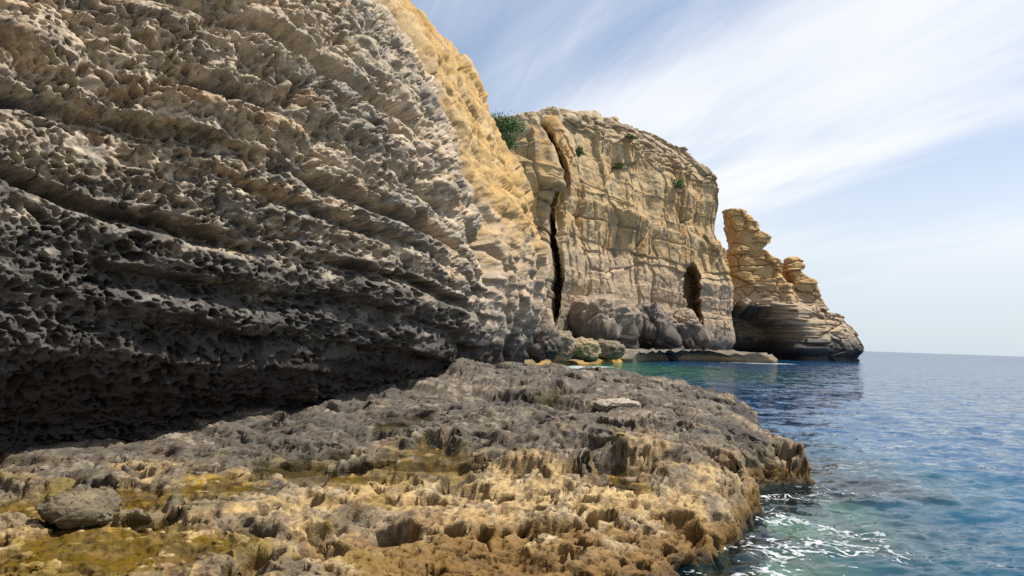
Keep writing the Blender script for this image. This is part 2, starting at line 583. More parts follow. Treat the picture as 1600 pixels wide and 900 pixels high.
def build_near_cliff():
    # sample columns evenly as the face recedes
    yy = np.concatenate([np.linspace(6.6, 20, 3000)[:-1], np.linspace(20, 52, 6000)])
    xm = wall_base(yy, np.minimum(3 + yy * 0.14, 8))
    dens = np.abs(np.gradient(xm / yy, yy)) + 0.0016
    cum = np.concatenate([[0], np.cumsum((dens[1:] + dens[:-1]) / 2 * np.diff(yy))])
    NC, NR = 860, 600
    Ycol = np.interp(np.linspace(0, cum[-1], NC), cum, yy)
    Ycol = np.concatenate([np.linspace(-14, 6.4, 40), Ycol])
    NC = len(Ycol)
    v = np.concatenate([np.linspace(0, 1, NR), 1 + np.linspace(0.04, 1, 14)])
    zhi = np.minimum(38.5, CAM_H + 0.56 * np.maximum(Ycol, 6))
    Z = np.where(v[:, None] <= 1, 0.15 + (zhi - 0.15)[None, :] * np.minimum(v, 1)[:, None],
                 zhi[None, :] + (40 - zhi)[None, :] * np.maximum(v - 1, 0)[:, None])
    Y = np.broadcast_to(Ycol[None, :], Z.shape)
    # cap: plateau running inland
    X = wall_base(Y.ravel(), Z.ravel()).reshape(Z.shape)
    P = np.stack([X, Y, Z], -1)
    nrm = -grid_normals(P)
    nrm = np.where(nrm[..., :1] < 0, -nrm, nrm)
    p = P.reshape(-1, 3).astype(np.float32)
    x, y, z = p.T
    far = sstep(21.8, 26.0, y + 0.10 * (z - 6))           # smoother yellow rock beyond
    sc_y = sstep(8, 26, y)
    warp = fbm(p, 3.5, 3, 1)
    warp2 = fbm(p, 0.9, 3, 2)
    q = p.copy()
    q[:, 2] += 0.16 * warp + 0.13 * (np.minimum(y, 20) - 10.8)
    zz = q[:, 2]
    d = 0.38 * fbm(p, (6, 6, 4.5), 3, 3)
    lump = fbm(p, (1.7, 1.7, 1.1), 4, 4)
    d += 0.10 * lump * (1 - 0.4 * far)
    # rounded pillows higher up
    w1, w2, wid = worley(q + 0.25 * warp2[:, None], (1.2, 1.2, 1.0), 1)
    pil = sstep(4.6, 6.6, zz - 0.06 * (y - 10) + warp) * (1 - 0.75 * far)
    d += pil * (0.20 * (1 - w1 * w1 * 1.4) - 0.12 * sstep(0.14, 0.0, w2 - w1))
    # beds: soft and hard layers, ledges and slots
    line = np.stack([zz * 0 + 3.1, y * 0.05, zz], -1)
    bed = fbm(line, (1, 1, 0.95), 3, 5)
    bedf = fbm(np.stack([zz * 0, y * 0.22, zz], -1), (1, 1, 0.30), 3, 6)
    lowm = 1 - sstep(6.5, 11, z)
    d += (0.15 * bed * (0.35 + 0.65 * lowm) + 0.06 * bedf * (0.35 + lowm)) * (1 - 0.6 * far)
    for lev, dep, wid_, seed in ((5.85, 0.62, 0.13, 1), (5.3, 0.40, 0.10, 2), (4.5, 0.55, 0.11, 3), (3.55, 0.42, 0.16, 4), (2.95, 0.3, 0.12, 9),
                                 (6.9, 0.35, 0.13, 5), (8.6, 0.40, 0.18, 6), (10.8, 0.4, 0.2, 7), (13.5, 0.4, 0.25, 8)):
        jit = 0.12 * np.sin(y * 0.35 + seed * 2.1) + 0.05 * np.sin(y * 1.1 + seed)
        dd = (zz - lev - jit)
        # sharp roof above, sloping floor below
        prof = np.where(dd > 0, np.exp(-(dd / (wid_ * 0.55)) ** 2), np.exp(-(dd / (wid_ * 1.9)) ** 2))
        on = sstep(-0.35, 0.35, fbm(np.stack([y * 0.35, zz * 0 + seed * 9.0, zz * 0.2], -1), 1.0, 2, seed) + (0.35 if dep > 0.5 else 0.12))
        d -= dep * prof * on * (1 - 0.8 * far)
        d += 0.14 * dep * np.exp(-((dd + wid_ * 2.6) / (wid_ * 1.6)) ** 2) * on * (1 - 0.8 * far)
    # honeycomb: rounded cells with thin walls, several sizes
    wob = fbm(p, 0.45, 3, 8)
    wob2 = fbm(p, 0.45, 3, 18)
    cu_, cw_ = 20 * np.log(10 + np.maximum(y, 0)) + 0.45 * x + 0.10 * wob, zz + 0.08 * wob2
    hm = sstep(-0.40, 0.25, fbm(p, (1.6, 1.6, 0.8), 3, 9)) * (0.45 + 0.55 * sstep(2.2, 4.5, z))
    nf = (1 - 0.75 * far) * (1 - 0.4 * sstep(16, 28, y))
    fp = y * y / 5200.0 * 1.6                      # how coarse the mesh gets along the face
    keep = lambda size: np.clip((size / fp - 0.9) / 1.2, 0, 1)
    f1, f2, fid = worley2(cu_, cw_, 0.95, 0.60, 6)
    d -= 0.18 * sstep(0.36, 0.16, f1) * sstep(0.50, 0.70, fid) * nf * (0.5 + 0.5 * hm)
    h1, h2, hid = worley2(cu_, cw_, 0.42, 0.28, 2)
    d -= 0.22 * sstep(0.36, 0.25, h1) * sstep(0.18, 0.4, hid) * hm * nf * keep(0.42)
    g1, g2, gid = worley2(cu_, cw_, 0.20, 0.145, 3)
    hm2 = sstep(-0.45, 0.10, fbm(p, (1.1, 1.1, 0.6), 3, 10))
    d -= 0.20 * sstep(0.38, 0.26, g1) * sstep(0.05, 0.3, gid) * hm2 * nf * keep(0.20)
    e1, e2, eid = worley2(cu_ + 0.03 * warp2, cw_, 0.10, 0.080, 5)
    d -= 0.11 * sstep(0.38, 0.25, e1) * sstep(0.1, 0.5, eid) * sstep(-0.5, 0.1, -wob + 0.4 * warp2) * nf * keep(0.10)
    d += 0.020 * sstep(0.20, 0.0, g2 - g1) * hm2 * nf * keep(0.2)
    d += 0.05 * ridge(p, (0.7, 0.7, 0.4), 4, 11, 0.55) * keep(0.6) + 0.022 * fbm(p, 0.16, 3, 14, 0.6) * keep(0.16)
    d += 0.06 * ridge(p, (2.2, 2.2, 0.8), 3, 15, 0.5)
    # broken yellow face
    k1, k2, kid = worley(p + 0.8 * warp[:, None], (2.6, 2.6, 3.6), 4)
    d += far * (0.35 * (kid - 0.5) - 0.3 * sstep(0.10, 0.0, k2 - k1) + 0.22 * ridge(p, (3.4, 3.4, 1.2), 5, 12, 0.55) + 0.07 * fbm(p, 0.6, 4, 13))
    # recess where the weathered spur ends
    d -= 1.0 * np.exp(-((y + 0.10 * (z - 6) - 24) / 1.0) ** 2) * sstep(3, 6, z) * 0.7
    d *= sstep(52, 46, y) * 0.8 + 0.2
    V = p + nrm.reshape(-1, 3) * d[:, None]
    # break up pit walls: small shifts that follow the finished surface
    js = np.clip(keep(0.3), 0, 1) * (1 - 0.4 * far)
    for ax_ in range(3):
        V[:, ax_] += (0.026 * fbm(V, 0.22, 3, 26 + ax_, 0.6)) * js
    p = V.astype(np.float32)
    # colour: pale grey-tan limestone, warmer patches, black lichen band along the splash zone
    c = np.tile(np.array([0.40, 0.32, 0.225], np.float32), (len(p), 1))
    n1 = fbm(p, (2.2, 2.2, 1.2), 4, 20)
    n2 = fbm(p, (0.7, 0.7, 0.35), 4, 21)
    n3 = fbm(q, (3.0, 3.0, 0.45), 3, 22)
    c = mixc(c, (0.28, 0.245, 0.195), sstep(-0.1, 0.5, n1))
    c = mixc(c, (0.47, 0.39, 0.28), sstep(0.05, 0.5, n2) * 0.7)
    c = mixc(c, (0.40, 0.26, 0.13), sstep(0.32, 0.6, n3 + 0.3 * n2) * sstep(3.2, 4.6, z) * 0.55)
    c = mixc(c, (0.42, 0.34, 0.22), sstep(9, 15, z + 2 * n1) * 0.5)
    c = mixc(c, (0.10, 0.10, 0.10), sstep(0.22, 0.5, fbm(p, (0.9, 0.9, 0.6), 4, 23)) * 0.5 * (1 - far) * (1 - 0.5 * sstep(5, 7, z)))
    c = mixc(c, (0.07, 0.066, 0.062), sstep(0.12, 0.4, fbm(p, (0.30, 0.30, 0.2), 4, 24) + 0.35 * n1) * 0.6 * (1 - 0.8 * far) * (1 - 0.5 * sstep(5, 7, z)))
    c = mixc(c, (0.085, 0.078, 0.07), sstep(0.12, 0.42, fbm(p, (0.15, 0.15, 0.11), 3, 25, 0.6) + 0.3 * n2) * 0.42 * (1 - 0.7 * far))
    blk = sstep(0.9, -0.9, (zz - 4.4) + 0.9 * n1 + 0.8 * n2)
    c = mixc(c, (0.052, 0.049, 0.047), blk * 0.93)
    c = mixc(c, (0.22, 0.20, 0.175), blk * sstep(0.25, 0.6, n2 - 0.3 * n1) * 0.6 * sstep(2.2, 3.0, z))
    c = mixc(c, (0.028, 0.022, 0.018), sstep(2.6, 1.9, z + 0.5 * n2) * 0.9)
    ymix = sstep(20.8, 27, y + 0.12 * (z - 6) + 3.0 * n1 + 1.2 * n2) * sstep(4.6, 7.6, z + 2 * n1 - 0.08 * (y - 30))
    yel = np.tile(np.array([0.39, 0.245, 0.085], np.float32), (len(p), 1))
    yel = mixc(yel, (0.41, 0.295, 0.15), sstep(-0.1, 0.6, n1))
    yel = mixc(yel, (0.27, 0.16, 0.065), sstep(0.15, 0.5, n2))
    c = c * (1 - ymix[:, None]) + yel * ymix[:, None]
    pk = sstep(23, 28, y) * (1 - ymix) * sstep(2.9, 4.2, z)
    c = mixc(c, (0.33, 0.24, 0.165), pk * 0.7)
    nr = len(v)
    V = V.reshape(nr, NC, 3)
    c = c.reshape(nr, NC, 3)
    # split at the end of the weathered spur: two parts sharing the seam
    ks = int(np.searchsorted(Ycol, 24.5))
    root = empty('near_cliff', (-6, 20, 0.9))
    tag(root, 'tall honeycomb-weathered cliff leaning over the rock platform, black along its foot', 'cliff')
    for nm, a, b in (('honeycomb_face', 0, ks + 1), ('yellow_face', ks, NC)):
        vv, cc = V[:, a:b], c[:, a:b]
        # last rows: plateau strip inland
        top = vv[-1:].copy(); top[..., 0] -= 30; top[..., 2] += 0.5
        vv = np.concatenate([vv, top]); cc = np.concatenate([cc, cc[-1:]])
        o = mesh_from(nm, vv.reshape(-1, 3) - np.array(root.location), grid_faces(nr + 1, b - a, flip=False), M_WALL, root, cc.reshape(-1, 3))
    root.children[1]['label'] = 'fresh yellow rock face beyond the grey spur'
    return root


build_near_cliff()

# ---------------------------------------------------------------- near rock platform
POOLS = [  # px, py of the middle, half-size in metres (across, along), yellow algae amount
    (668, 690, 0.75, 0.55, 0.5), (470, 718, 0.62, 0.40, 0.35), (345, 757, 0.52, 0.26, 1.0), (955, 716, 0.60, 0.42, 0.9),
    (60, 776, 0.7, 0.24, 0.8), (215, 775, 0.34, 0.16, 0.8), (170, 838, 0.95, 0.42, 0.9), (560, 742, 0.30, 0.16, 0.8),
    (872, 618, 0.55, 0.5, 0.2), (640, 650, 0.4, 0.4, 0.2)]
POOLW = []
HOLLOWS = [(970, 700, 0.75, 0.55, 0.42), (930, 684, 0.5, 0.4, 0.35), (690, 712, 0.45, 0.40, 0.34), (1072, 796, 0.20, 0.20, 0.30), (905, 838, 0.26, 0.22, 0.26),
           (845, 822, 0.22, 0.18, 0.22), (1160, 735, 0.35, 0.5, 0.5), (545, 628, 0.35, 0.5, 0.34), (610, 700, 0.3, 0.25, 0.25), (1030, 662, 0.5, 0.5, 0.28),
           (790, 668, 0.6, 0.45, 0.26), (860, 655, 0.5, 0.5, 0.24), (720, 765, 0.3, 0.2, 0.18), (1120, 690, 0.3, 0.4, 0.3), (440, 668, 0.4, 0.3, 0.22)]


def platform_base(x, y):
    L = np.interp(y, [-14, 0, 3, 6, 8, 9.5, 10.7, 12.2, 13.2, 14.8, 16, 17, 19, 25, 28, 36, 50, 65, 84, 92, 110],
                  [1.0, 0.95, 0.6, 0.45, 0.58, 0.70, 0.80, 0.95, 1.12, 1.33, 1.45, 1.52, 1.58, 1.62, 1.45, 1.1, 0.8, 0.5, 0.4, 0.9, 1.2])
    R = np.interp(y, [-14, 0, 3, 6, 7.6, 9, 10.2, 11.3, 13, 15, 17, 19, 22, 25, 28, 36, 50, 65, 84, 92, 110],
                  [1.0, 0.95, 0.55, 0.27, 0.27, 0.56, 0.93, 1.13, 1.22, 1.30, 1.42, 1.58, 1.66, 1.68, 1.4, 1.05, 0.8, 0.5, 0.4, 0.9, 1.2])
    b = L + (R - L) * sstep(-3.2, -0.8, x)
    fx = np.interp(y, FOOT_Y, FOOT_X)
    b = b + 0.10 * sstep(1.2, 0.0, x - fx) * sstep(13, 16, y)
    b = b - 0.42 * sstep(3.6, 5.6, x) * sstep(18, 14.5, y)
    return b


def on_platform(px, py):
    z = 0.9
    for _ in range(12):
        q = at_z(px, py, z)
        z = 0.5 * z + 0.5 * float(platform_base(np.array([q[0]]), np.array([q[1]]))[0])
    return at_z(px, py, z)


def platform_height(x, y, want_mask=False):
    n = len(x)
    p = np.stack([x, y, np.zeros(n)], -1).astype(np.float32)
    wob = 0.35 * fbm(p, 1.6, 3, 30) * np.clip(y / 14, 0.5, 2)
    sd = signed_dist(x, y, SHORE) + wob
    # broad shape
    far = sstep(26, 32, y)
    base = platform_base(x, y)
    t1 = fbm(p, (3.2, 3.0, 1), 3, 31)
    t2 = fbm(p, (1.1, 1.1, 1), 4, 32)
    h = base + (0.08 * t1 + 0.03 * t2) * (1 - 0.5 * far)
    # low undercut steps of the grey upper bench
    bench = sstep(-0.10, 0.10, t1 * 0.5 + 0.25 * t2 + 0.55 * sstep(10.8, 13.5, y) * sstep(-2.2, 0.2, x) * sstep(6.9, 5.2, x) - 0.34)
    h += 0.10 * bench * (1 - far)
    slot = ridge(p, (2.4, 1.7, 1), 2, 33)
    h -= 0.14 * sstep(0.42, 0.62, slot) * (1 - far) * sstep(0.5, 1.5, sd)
    h += 0.08 * np.exp(-np.maximum(x - np.interp(y, FOOT_Y, FOOT_X), 0) / 0.5) * sstep(14, 22, y)
    # hollows cut back under the grey bench
    for px, py, rx, ry, dep in HOLLOWS:
        c = on_platform(px, py)
        r = np.sqrt(((x - c[0]) / rx) ** 2 + ((y - c[1]) / ry) ** 2) + 0.35 * t2
        h -= 0.85 * dep * sstep(1.3, 0.55, r)
    # rim to the sea
    drop = sstep(-0.55, 0.42, sd + 0.12 * t2)
    z = lerp(-1.6, h, drop)
    z -= 0.25 * sstep(1.4, 0.2, sd) * drop
    return z, sd, bench, t1, t2, far


def build_platform():
    NCOL = 690
    Yr = np.concatenate([np.linspace(-14, 5.9, 70), 1 / np.linspace(1 / 6.0, 1 / 11.5, 260), 1 / np.linspace(1 / 11.53, 1 / 17.0, 170), 1 / np.linspace(1 / 17.05, 1 / 112.0, 190)])
    sx = []
    for yv in Yr:
        xs = []
        for i in range(len(SHORE) - 3):
            (ax, ay), (bx, by) = SHORE[i], SHORE[i + 1]
            if min(ay, by) <= yv <= max(ay, by):
                xs.append(ax + (bx - ax) * (yv - ay) / (by - ay + 1e-9))
        sx.append(max(xs) if xs else 15.0)
    xr = np.array(sx) + 1.0
    xl = np.interp(Yr, FOOT_Y, FOOT_X) - 1.6
    xl = np.where(Yr > 4, np.maximum(xl, -0.95 * Yr - 1.5), xl)
    xl = np.where(Yr > 46, -8, xl)
    u = np.linspace(0, 1, NCOL)
    X = xl[:, None] + (xr - xl)[:, None] * u[None, :]
    Y = np.broadcast_to(Yr[:, None], X.shape)
    z, sd, bench, t1, t2, far = platform_height(X.ravel(), Y.ravel())
    x, y = X.ravel(), Y.ravel()
    poolm = np.zeros(len(x)); alg = np.zeros(len(x))
    p0 = np.stack([x, y, z * 0], -1).astype(np.float32)
    edge = fbm(p0, 0.45, 3, 40)
    for px, py, rx, ry, am in POOLS:
        c = on_platform(px, py)
        r = np.sqrt(((x - c[0]) / rx) ** 2 + ((y - c[1]) / (ry * 1.6)) ** 2) + 0.55 * edge
        m = sstep(1.2, 0.85, r)
        near = (r < 1.0)
        lev = np.percentile(z[near], 35) if near.any() else 0.8
        floor = lev - 0.05 + 0.10 * fbm(p0, 0.30, 3, 59)
        z = np.where(m > 0, lerp(z, np.minimum(z, floor), m), z)
        poolm = np.maximum(poolm, m); alg = np.maximum(alg, m * am)
        POOLW.append((c[0], c[1], rx * 1.45, ry * 1.6 * 1.45, lev - 0.02))
    P = np.stack([x, y, z], -1).reshape(len(Yr), NCOL, 3)
    nrm = grid_normals(P)
    nrm = np.where(nrm[..., 2:] < 0, -nrm, nrm)
    # soften the displacement direction
    nrm = nrm + np.array([0, 0, 0.35]); nrm /= np.linalg.norm(nrm, axis=2, keepdims=True)
    p = P.reshape(-1, 3).astype(np.float32)
    wa, wb = fbm(p, 0.5, 3, 41), fbm(p, 0.5, 3, 51)
    U, W = p[:, 0] - 0.8 * p[:, 2] + 0.10 * wa, p[:, 1] + 0.8 * p[:, 2] + 0.10 * wb
    rough = sstep(-0.35, 0.25, fbm(p, (1.5, 1.5, 1), 3, 42)) * (1 - poolm)
    fp = np.where(y < 16, 0.035, y * y / 3300.0) * (1 - 0.5 * sstep(1.5, 0.3, sd))     # mesh spacing along the view
    keep = lambda size: np.clip((size / fp - 0.8) / 1.4, 0, 1)
    rimz = sstep(1.5, 0.3, sd)
    d = 0.040 * fbm(p, (0.75, 0.75, 0.5), 5, 43, 0.6) * keep(0.4) + 0.030 * ridge(p, (0.45, 0.45, 0.3), 4, 44, 0.55) * keep(0.4) - 0.02
    d += (0.08 * fbm(p, (1.3, 3.6, 1), 3, 52) + 0.06 * ridge(p, (1.0, 3.0, 1), 3, 53)) * sstep(15, 22, y)
    k1, k2, kid = worley2(U, W, 0.95, 0.90, 8)
    d -= (0.26 + 0.34 * rimz) * sstep(0.30, 0.20, k1) * sstep(0.60, 0.68, kid) * keep(0.9)
    j1, j2, jid = worley2(U, W, 1.3, 3.4, 9)
    d += far * (0.30 * fbm(p, (2.2, 3.0, 1), 3, 57) - 0.10)
    d -= 0.26 * sstep(0.32, 0.14, j1) * sstep(0.35, 0.7, jid) * sstep(16, 22, y)
    a1, a2, aid = worley2(U, W, 0.36, 0.34, 5)
    d -= 0.20 * sstep(0.31, 0.21, a1) * sstep(0.55, 0.65, aid) * (0.15 + 0.85 * rough) * keep(0.36)
    b1, b2, bid = worley2(U, W, 0.16, 0.15, 6)
    d -= 0.11 * sstep(0.33, 0.22, b1) * sstep(0.48, 0.60, bid) * (0.15 + 0.85 * rough) * keep(0.16)
    e1, e2, eid = worley2(U, W, 0.08, 0.075, 7)
    d -= 0.055 * sstep(0.36, 0.22, e1) * sstep(0.45, 0.6, eid) * keep(0.08)
    d += 0.012 * fbm(p, 0.09, 3, 45, 0.6) * keep(0.09)
    d *= (1 - 0.5 * poolm)
    V = p + nrm.reshape(-1, 3) * d[:, None]
    js = keep(0.25) * (1 - 0.7 * poolm)
    for ax_ in range(3):
        V[:, ax_] += (0.040 * fbm(V, 0.26, 3, 126 + ax_, 0.6)) * js
    p = V.astype(np.float32)
    # colours
    n1 = fbm(p, (1.5, 1.5, 1), 4, 46)
    n2 = fbm(p, 0.35, 4, 47)
    c = np.tile(np.array([0.38, 0.262, 0.115], np.float32), (len(p), 1))
    c = mixc(c, (0.44, 0.36, 0.23), sstep(-0.1, 0.6, n2) * 0.6)
    c = mixc(c, (0.24, 0.165, 0.08), sstep(0.1, 0.6, n1) * 0.7)
    grey = np.clip(sstep(8.8, 12.6, y + 2.6 * n1 + 1.2 * t1 + 1.0 * n2 - 0.15 * x) * (0.55 + 0.6 * sstep(6.5, 2.5, x + 2 * n1 - 0.20 * (y - 12))), 0, 1)
    gcol = np.tile(np.array([0.098, 0.083, 0.065], np.float32), (len(p), 1))
    gcol = mixc(gcol, (0.23, 0.19, 0.135), sstep(0.05, 0.6, n2 + 0.5 * n1))
    gcol = mixc(gcol, (0.040, 0.036, 0.032), sstep(0.0, 0.5, -n1 + 0.3 * n2))
    c = c * (1 - grey[:, None]) + gcol * grey[:, None]
    spk = fbm(p, 0.22, 4, 55, 0.6)
    c = mixc(c, (0.070, 0.052, 0.034), sstep(0.16, 0.46, spk + 0.3 * n1) * (0.55 + 0.3 * grey))
    c = mixc(c, (0.20, 0.10, 0.045), sstep(0.2, 0.5, fbm(p, 0.6, 3, 56)) * 0.5 * (1 - grey))
    c = mixc(c, (0.075, 0.050, 0.030), sstep(0.12, 0.42, fbm(p, 0.10, 3, 58, 0.6) + 0.3 * n2) * 0.65)
    # damp dark patches on the inner, lower part
    wet = sstep(0.05, 0.45, fbm(p, (1.3, 0.9, 1), 3, 48) + 0.25 * sstep(-1, -4, x) - 0.1) * sstep(1.0, -1.5, x - 0.1 * y)
    c = mixc(c, (0.075, 0.066, 0.050), wet * 0.6)
    olive = sstep(0.05, 0.5, fbm(p, (0.9, 0.7, 1), 3, 49) + 0.35 * sstep(9.0, 6.0, y) * sstep(-0.5, -3.5, x) - 0.12) * sstep(12, 8, y) * sstep(0.5, -1.5, x)
    c = mixc(c, (0.17, 0.115, 0.018), olive * 0.85)
    c = mixc(c, (0.25, 0.150, 0.012), np.clip(alg * sstep(-0.15, 0.40, n2 + 0.5 * n1 + 0.5 * spk), 0, 1))
    c = mixc(c, (0.055, 0.045, 0.018), poolm * (1 - np.clip(alg * 1.3, 0, 1)) * 0.8)
    # seaweed skirt: brown, then dark at the waterline
    low = sstep(0.42, 0.15, V[:, 2] + 0.12 * n1 + 0.08 * n2)
    c = mixc(c, (0.13, 0.075, 0.020), low * 0.85 * (1 - far))
    brown = sstep(0.52, 0.30, p[:, 2] + 0.14 * n1 + 0.10 * n2) * sstep(-2.2, -0.4, x) * (1 - far)
    c = mixc(c, (0.16, 0.085, 0.018), brown * 0.75)
    c = mixc(c, (0.030, 0.024, 0.012), sstep(0.26, 0.05, V[:, 2] + 0.1 * n2) * 0.9)
    fy = far * sstep(0.55, 0.2, V[:, 2] + 0.1 * n1)
    c = mixc(c, (0.24, 0.19, 0.07), fy * 0.7)
    c = mixc(c, (0.36, 0.20, 0.020), far * sstep(66, 72, y) * sstep(3.0, 0.5, sd + 0.6 * n2) * (0.35 + 0.55 * sstep(-0.2, 0.3, n1 + n2)))
    o = mesh_from('rock_platform', V, grid_faces(len(Yr), NCOL), M_LEDGE, None, c)
    tag(o, 'pitted tan and grey limestone shore platform with tide pools', None, kind='structure')
    return V.reshape(len(Yr), NCOL, 3), Yr, xl, xr


PLAT, PL_Y, PL_XL, PL_XR = build_platform()


def ground_z(x, y):
    i = int(np.argmin(np.abs(PL_Y - y)))
    j = int(np.clip(round((x - PL_XL[i]) / (PL_XR[i] - PL_XL[i]) * (PLAT.shape[1] - 1)), 0, PLAT.shape[1] - 1))
    a = PLAT[max(i - 3, 0):i + 4, max(j - 3, 0):j + 4, 2]
    return float(np.mean(a))


# tide pools: flat water lying in the hollows
for k, (cx, cy, rx, ry, lev) in enumerate(POOLW):
    th = np.linspace(0, 2 * np.pi, 40, endpoint=False)
    rr = 1 + 0.06 * np.sin(3 * th + k) + 0.05 * np.sin(5 * th + 2 * k)
    V = [(0, 0, 0)] + [(rx * r * math.cos(t), ry * r * math.sin(t), 0) for t, r in zip(th, rr)]
    Fc = [(0, i + 1, (i + 1) % 40 + 1) for i in range(40)]
    o = mesh_from('tide_pool', np.array(V), np.array(Fc), M_POOL, attrs={'shallow': np.full(41, 0.93), 'green': np.zeros(41)})
    o.location = (cx, cy, lev)
    o['kind'] = 'structure'

# ---------------------------------------------------------------- sea bed and sea


def build_sea():
    NR, NC = 350, 520
    Yr = 1 / np.linspace(1 / 4.5, 1 / 40000.0, NR)
    ta = np.linspace(-0.12, 1.05, NC)
    Y = np.repeat(Yr, NC)
    X = (Yr[:, None] * ta[None, :]).ravel()
    p = np.stack([X, Y, np.zeros(len(X))], -1).astype(np.float32)
    ca, sa = math.cos(0.25), math.sin(0.25)
    r = np.stack([X * ca + Y * sa, -X * sa + Y * ca, X * 0], -1).astype(np.float32)
    fade = sstep(160, 25, Y)
    z = 0.075 * fbm(r, (3.0, 1.7, 1), 2, 60) * fade
    z += 0.075 * ridge(r, (1.0, 0.6, 1), 2, 61) * sstep(70, 12, Y)
    z += 0.020 * fbm(r, (0.34, 0.22, 1), 2, 62) * sstep(35, 8, Y)
    sd = -signed_dist(X, Y, SHORE)
    n = fbm(p, (1.6, 1.6, 1), 3, 63)
    shallow = sstep(3.6, 0.2, sd + 0.9 * n) * 0.92
    cove = np.exp(-(((X - 5.3) / 1.6) ** 2 + ((Y - 11.6) / 2.6) ** 2))
    shallow = np.clip(np.maximum(shallow, 0.75 * cove), 0, 0.92)
    shallow *= sstep(45, 25, Y)
    green = np.clip(sstep(30, 4, np.hypot((X - 9) * 1.1, (Y - 78) * 0.8) + 4 * n) + 0.35 * sstep(6, 1, sd + n), 0, 1)
    V = np.stack([X, Y, z], -1)
    o = mesh_from('sea', V, grid_faces(NR, NC), M_SEA, None, None, {'shallow': shallow, 'green': green})
    tag(o, 'deep blue rippled sea reaching the horizon', kind='structure')
    # bed
    gx, gy = np.meshgrid(np.linspace(-8, 60, 150), np.linspace(-20, 150, 220))
    x, y = gx.ravel(), gy.ravel()
    s = -signed_dist(x, y, SHORE)
    bp = np.stack([x, y, x * 0], -1).astype(np.float32)
    bz = -0.50 - 0.22 * np.maximum(s, 0) ** 0.9 + 0.22 * fbm(bp, 1.8, 3, 64)
    bz = np.maximum(bz, -9)
    bc = np.tile(np.array([0.20, 0.20, 0.165], np.float32), (len(x), 1))
    nb = fbm(bp, 1.2, 3, 65)
    bc = mixc(bc, (0.30, 0.32, 0.25), sstep(0.0, 0.5, nb))
    bc = mixc(bc, (0.05, 0.05, 0.035), sstep(0.0, 0.5, -nb))
    b = mesh_from('sea_bed', np.stack([x, y, bz], -1), grid_faces(220, 150), M_LEDGE, None, bc)
    tag(b, 'mottled sea bed under the shallows', kind='structure')


build_sea()


def foam_patch(name, x0, x1, y0, y1, nx, ny, maskfn, label):
    gx, gy = np.meshgrid(np.linspace(x0, x1, nx), np.linspace(y0, y1, ny))
    X, Y = gx.ravel(), gy.ravel()
    ca, sa = math.cos(0.25), math.sin(0.25)
    r = np.stack([X * ca + Y * sa, -X * sa + Y * ca, X * 0], -1).astype(np.float32)
    z = 0.075 * fbm(r, (3.0, 1.7, 1), 2, 60) * sstep(160, 25, Y)
    z += 0.075 * ridge(r, (1.0, 0.6, 1), 2, 61) * sstep(70, 12, Y)
    z += 0.020 * fbm(r, (0.34, 0.22, 1), 2, 62) * sstep(35, 8, Y)
    m = maskfn(X, Y)
    z += 0.012 + 0.02 * np.clip(m, 0, 1)
    Fq = grid_faces(ny, nx)
    keep = (m[Fq].mean(1) > 0)
    Fq = Fq[keep]
    used = np.unique(Fq)
    remap = np.full(len(X), -1); remap[used] = np.arange(len(used))
    o = mesh_from(name, np.stack([X, Y, z], -1)[used], remap[Fq], M_FOAM)
    tag(o, label, kind='stuff')
    return o


def foam_near(X, Y):
    p = np.stack([X, Y, X * 0], -1).astype(np.float32)
    sd = -signed_dist(X, Y, SHORE)
    w = p + 0.30 * np.stack([fbm(p, 0.8, 3, 70), fbm(p, 0.8, 3, 73), X * 0], -1).astype(np.float32)
    near = sstep(2.4, 0.0, sd) * sstep(16.5, 13.5, Y)
    tongue = np.exp(-(((X - 4.9) / 0.9) ** 2 + ((Y - 11.0) / 1.5) ** 2)) + 0.9 * np.exp(-(((X - 3.6) / 1.3) ** 2 + ((Y - 8.6) / 0.9) ** 2))
    pat = fbm(w, (1.3, 0.9, 1), 4, 74)
    dn = np.clip(0.42 * near + 0.56 * tongue, 0, 1.0) * sstep(-0.35, 0.45, pat)
    l1, l2, lid = worley2(w[:, 0], w[:, 1], 0.42, 0.30, 3)
    m1, m2, mid_ = worley2(w[:, 0], w[:, 1], 0.16, 0.11, 4)
    t1_, t2_, tid = worley2(X, Y, 0.085, 0.06, 5)
    lace = np.maximum(0.16 * dn - (l2 - l1) - 0.02 + 0.05 * pat, 0.21 * dn * dn - (m2 - m1) - 0.03)
    solid = dn - 1.06 + 0.25 * pat
    spots = np.where(tid > 0.80 - 0.25 * dn, 0.34 * sstep(0.05, 0.5, dn) - t1_, -1)
    return np.maximum(np.maximum(lace, solid), spots) - 2.0 * (sd < -0.35)


foam_patch('sea_foam', 1.4, 9.0, 6.5, 17.0, 420, 520, foam_near, 'lacy white foam where the swell washes the platform edge')


def foam_line(pts, width, seed):
    pts = np.array(pts)

    def fn(X, Y):
        p = np.stack([X, Y, X * 0], -1).astype(np.float32)
        d = np.full(len(X), 1e9)
        for a, b in zip(pts[:-1], pts[1:]):
            e = b - a
            t = np.clip(((X - a[0]) * e[0] + (Y - a[1]) * e[1]) / (e @ e), 0, 1)
            d = np.minimum(d, np.hypot(X - a[0] - t * e[0], Y - a[1] - t * e[1]))
        return 1 - d / width + 0.9 * fbm(p, (2.0, 1.0, 1), 3, seed)
    return fn


foam_patch('surf', 2.0, 11, 66, 88, 130, 130, foam_line([(3.6, 72), (5.5, 73.5), (8.0, 75), (9.5, 77)], 2.0, 75),
           'white surf breaking in the small inlet')
foam_patch('surf', 24, 48, 116, 134, 150, 120, foam_line([(30, 125.5), (35, 124), (41, 122.0), (46, 124)], 2.4, 76),
           'white surf line along the far low shelf')

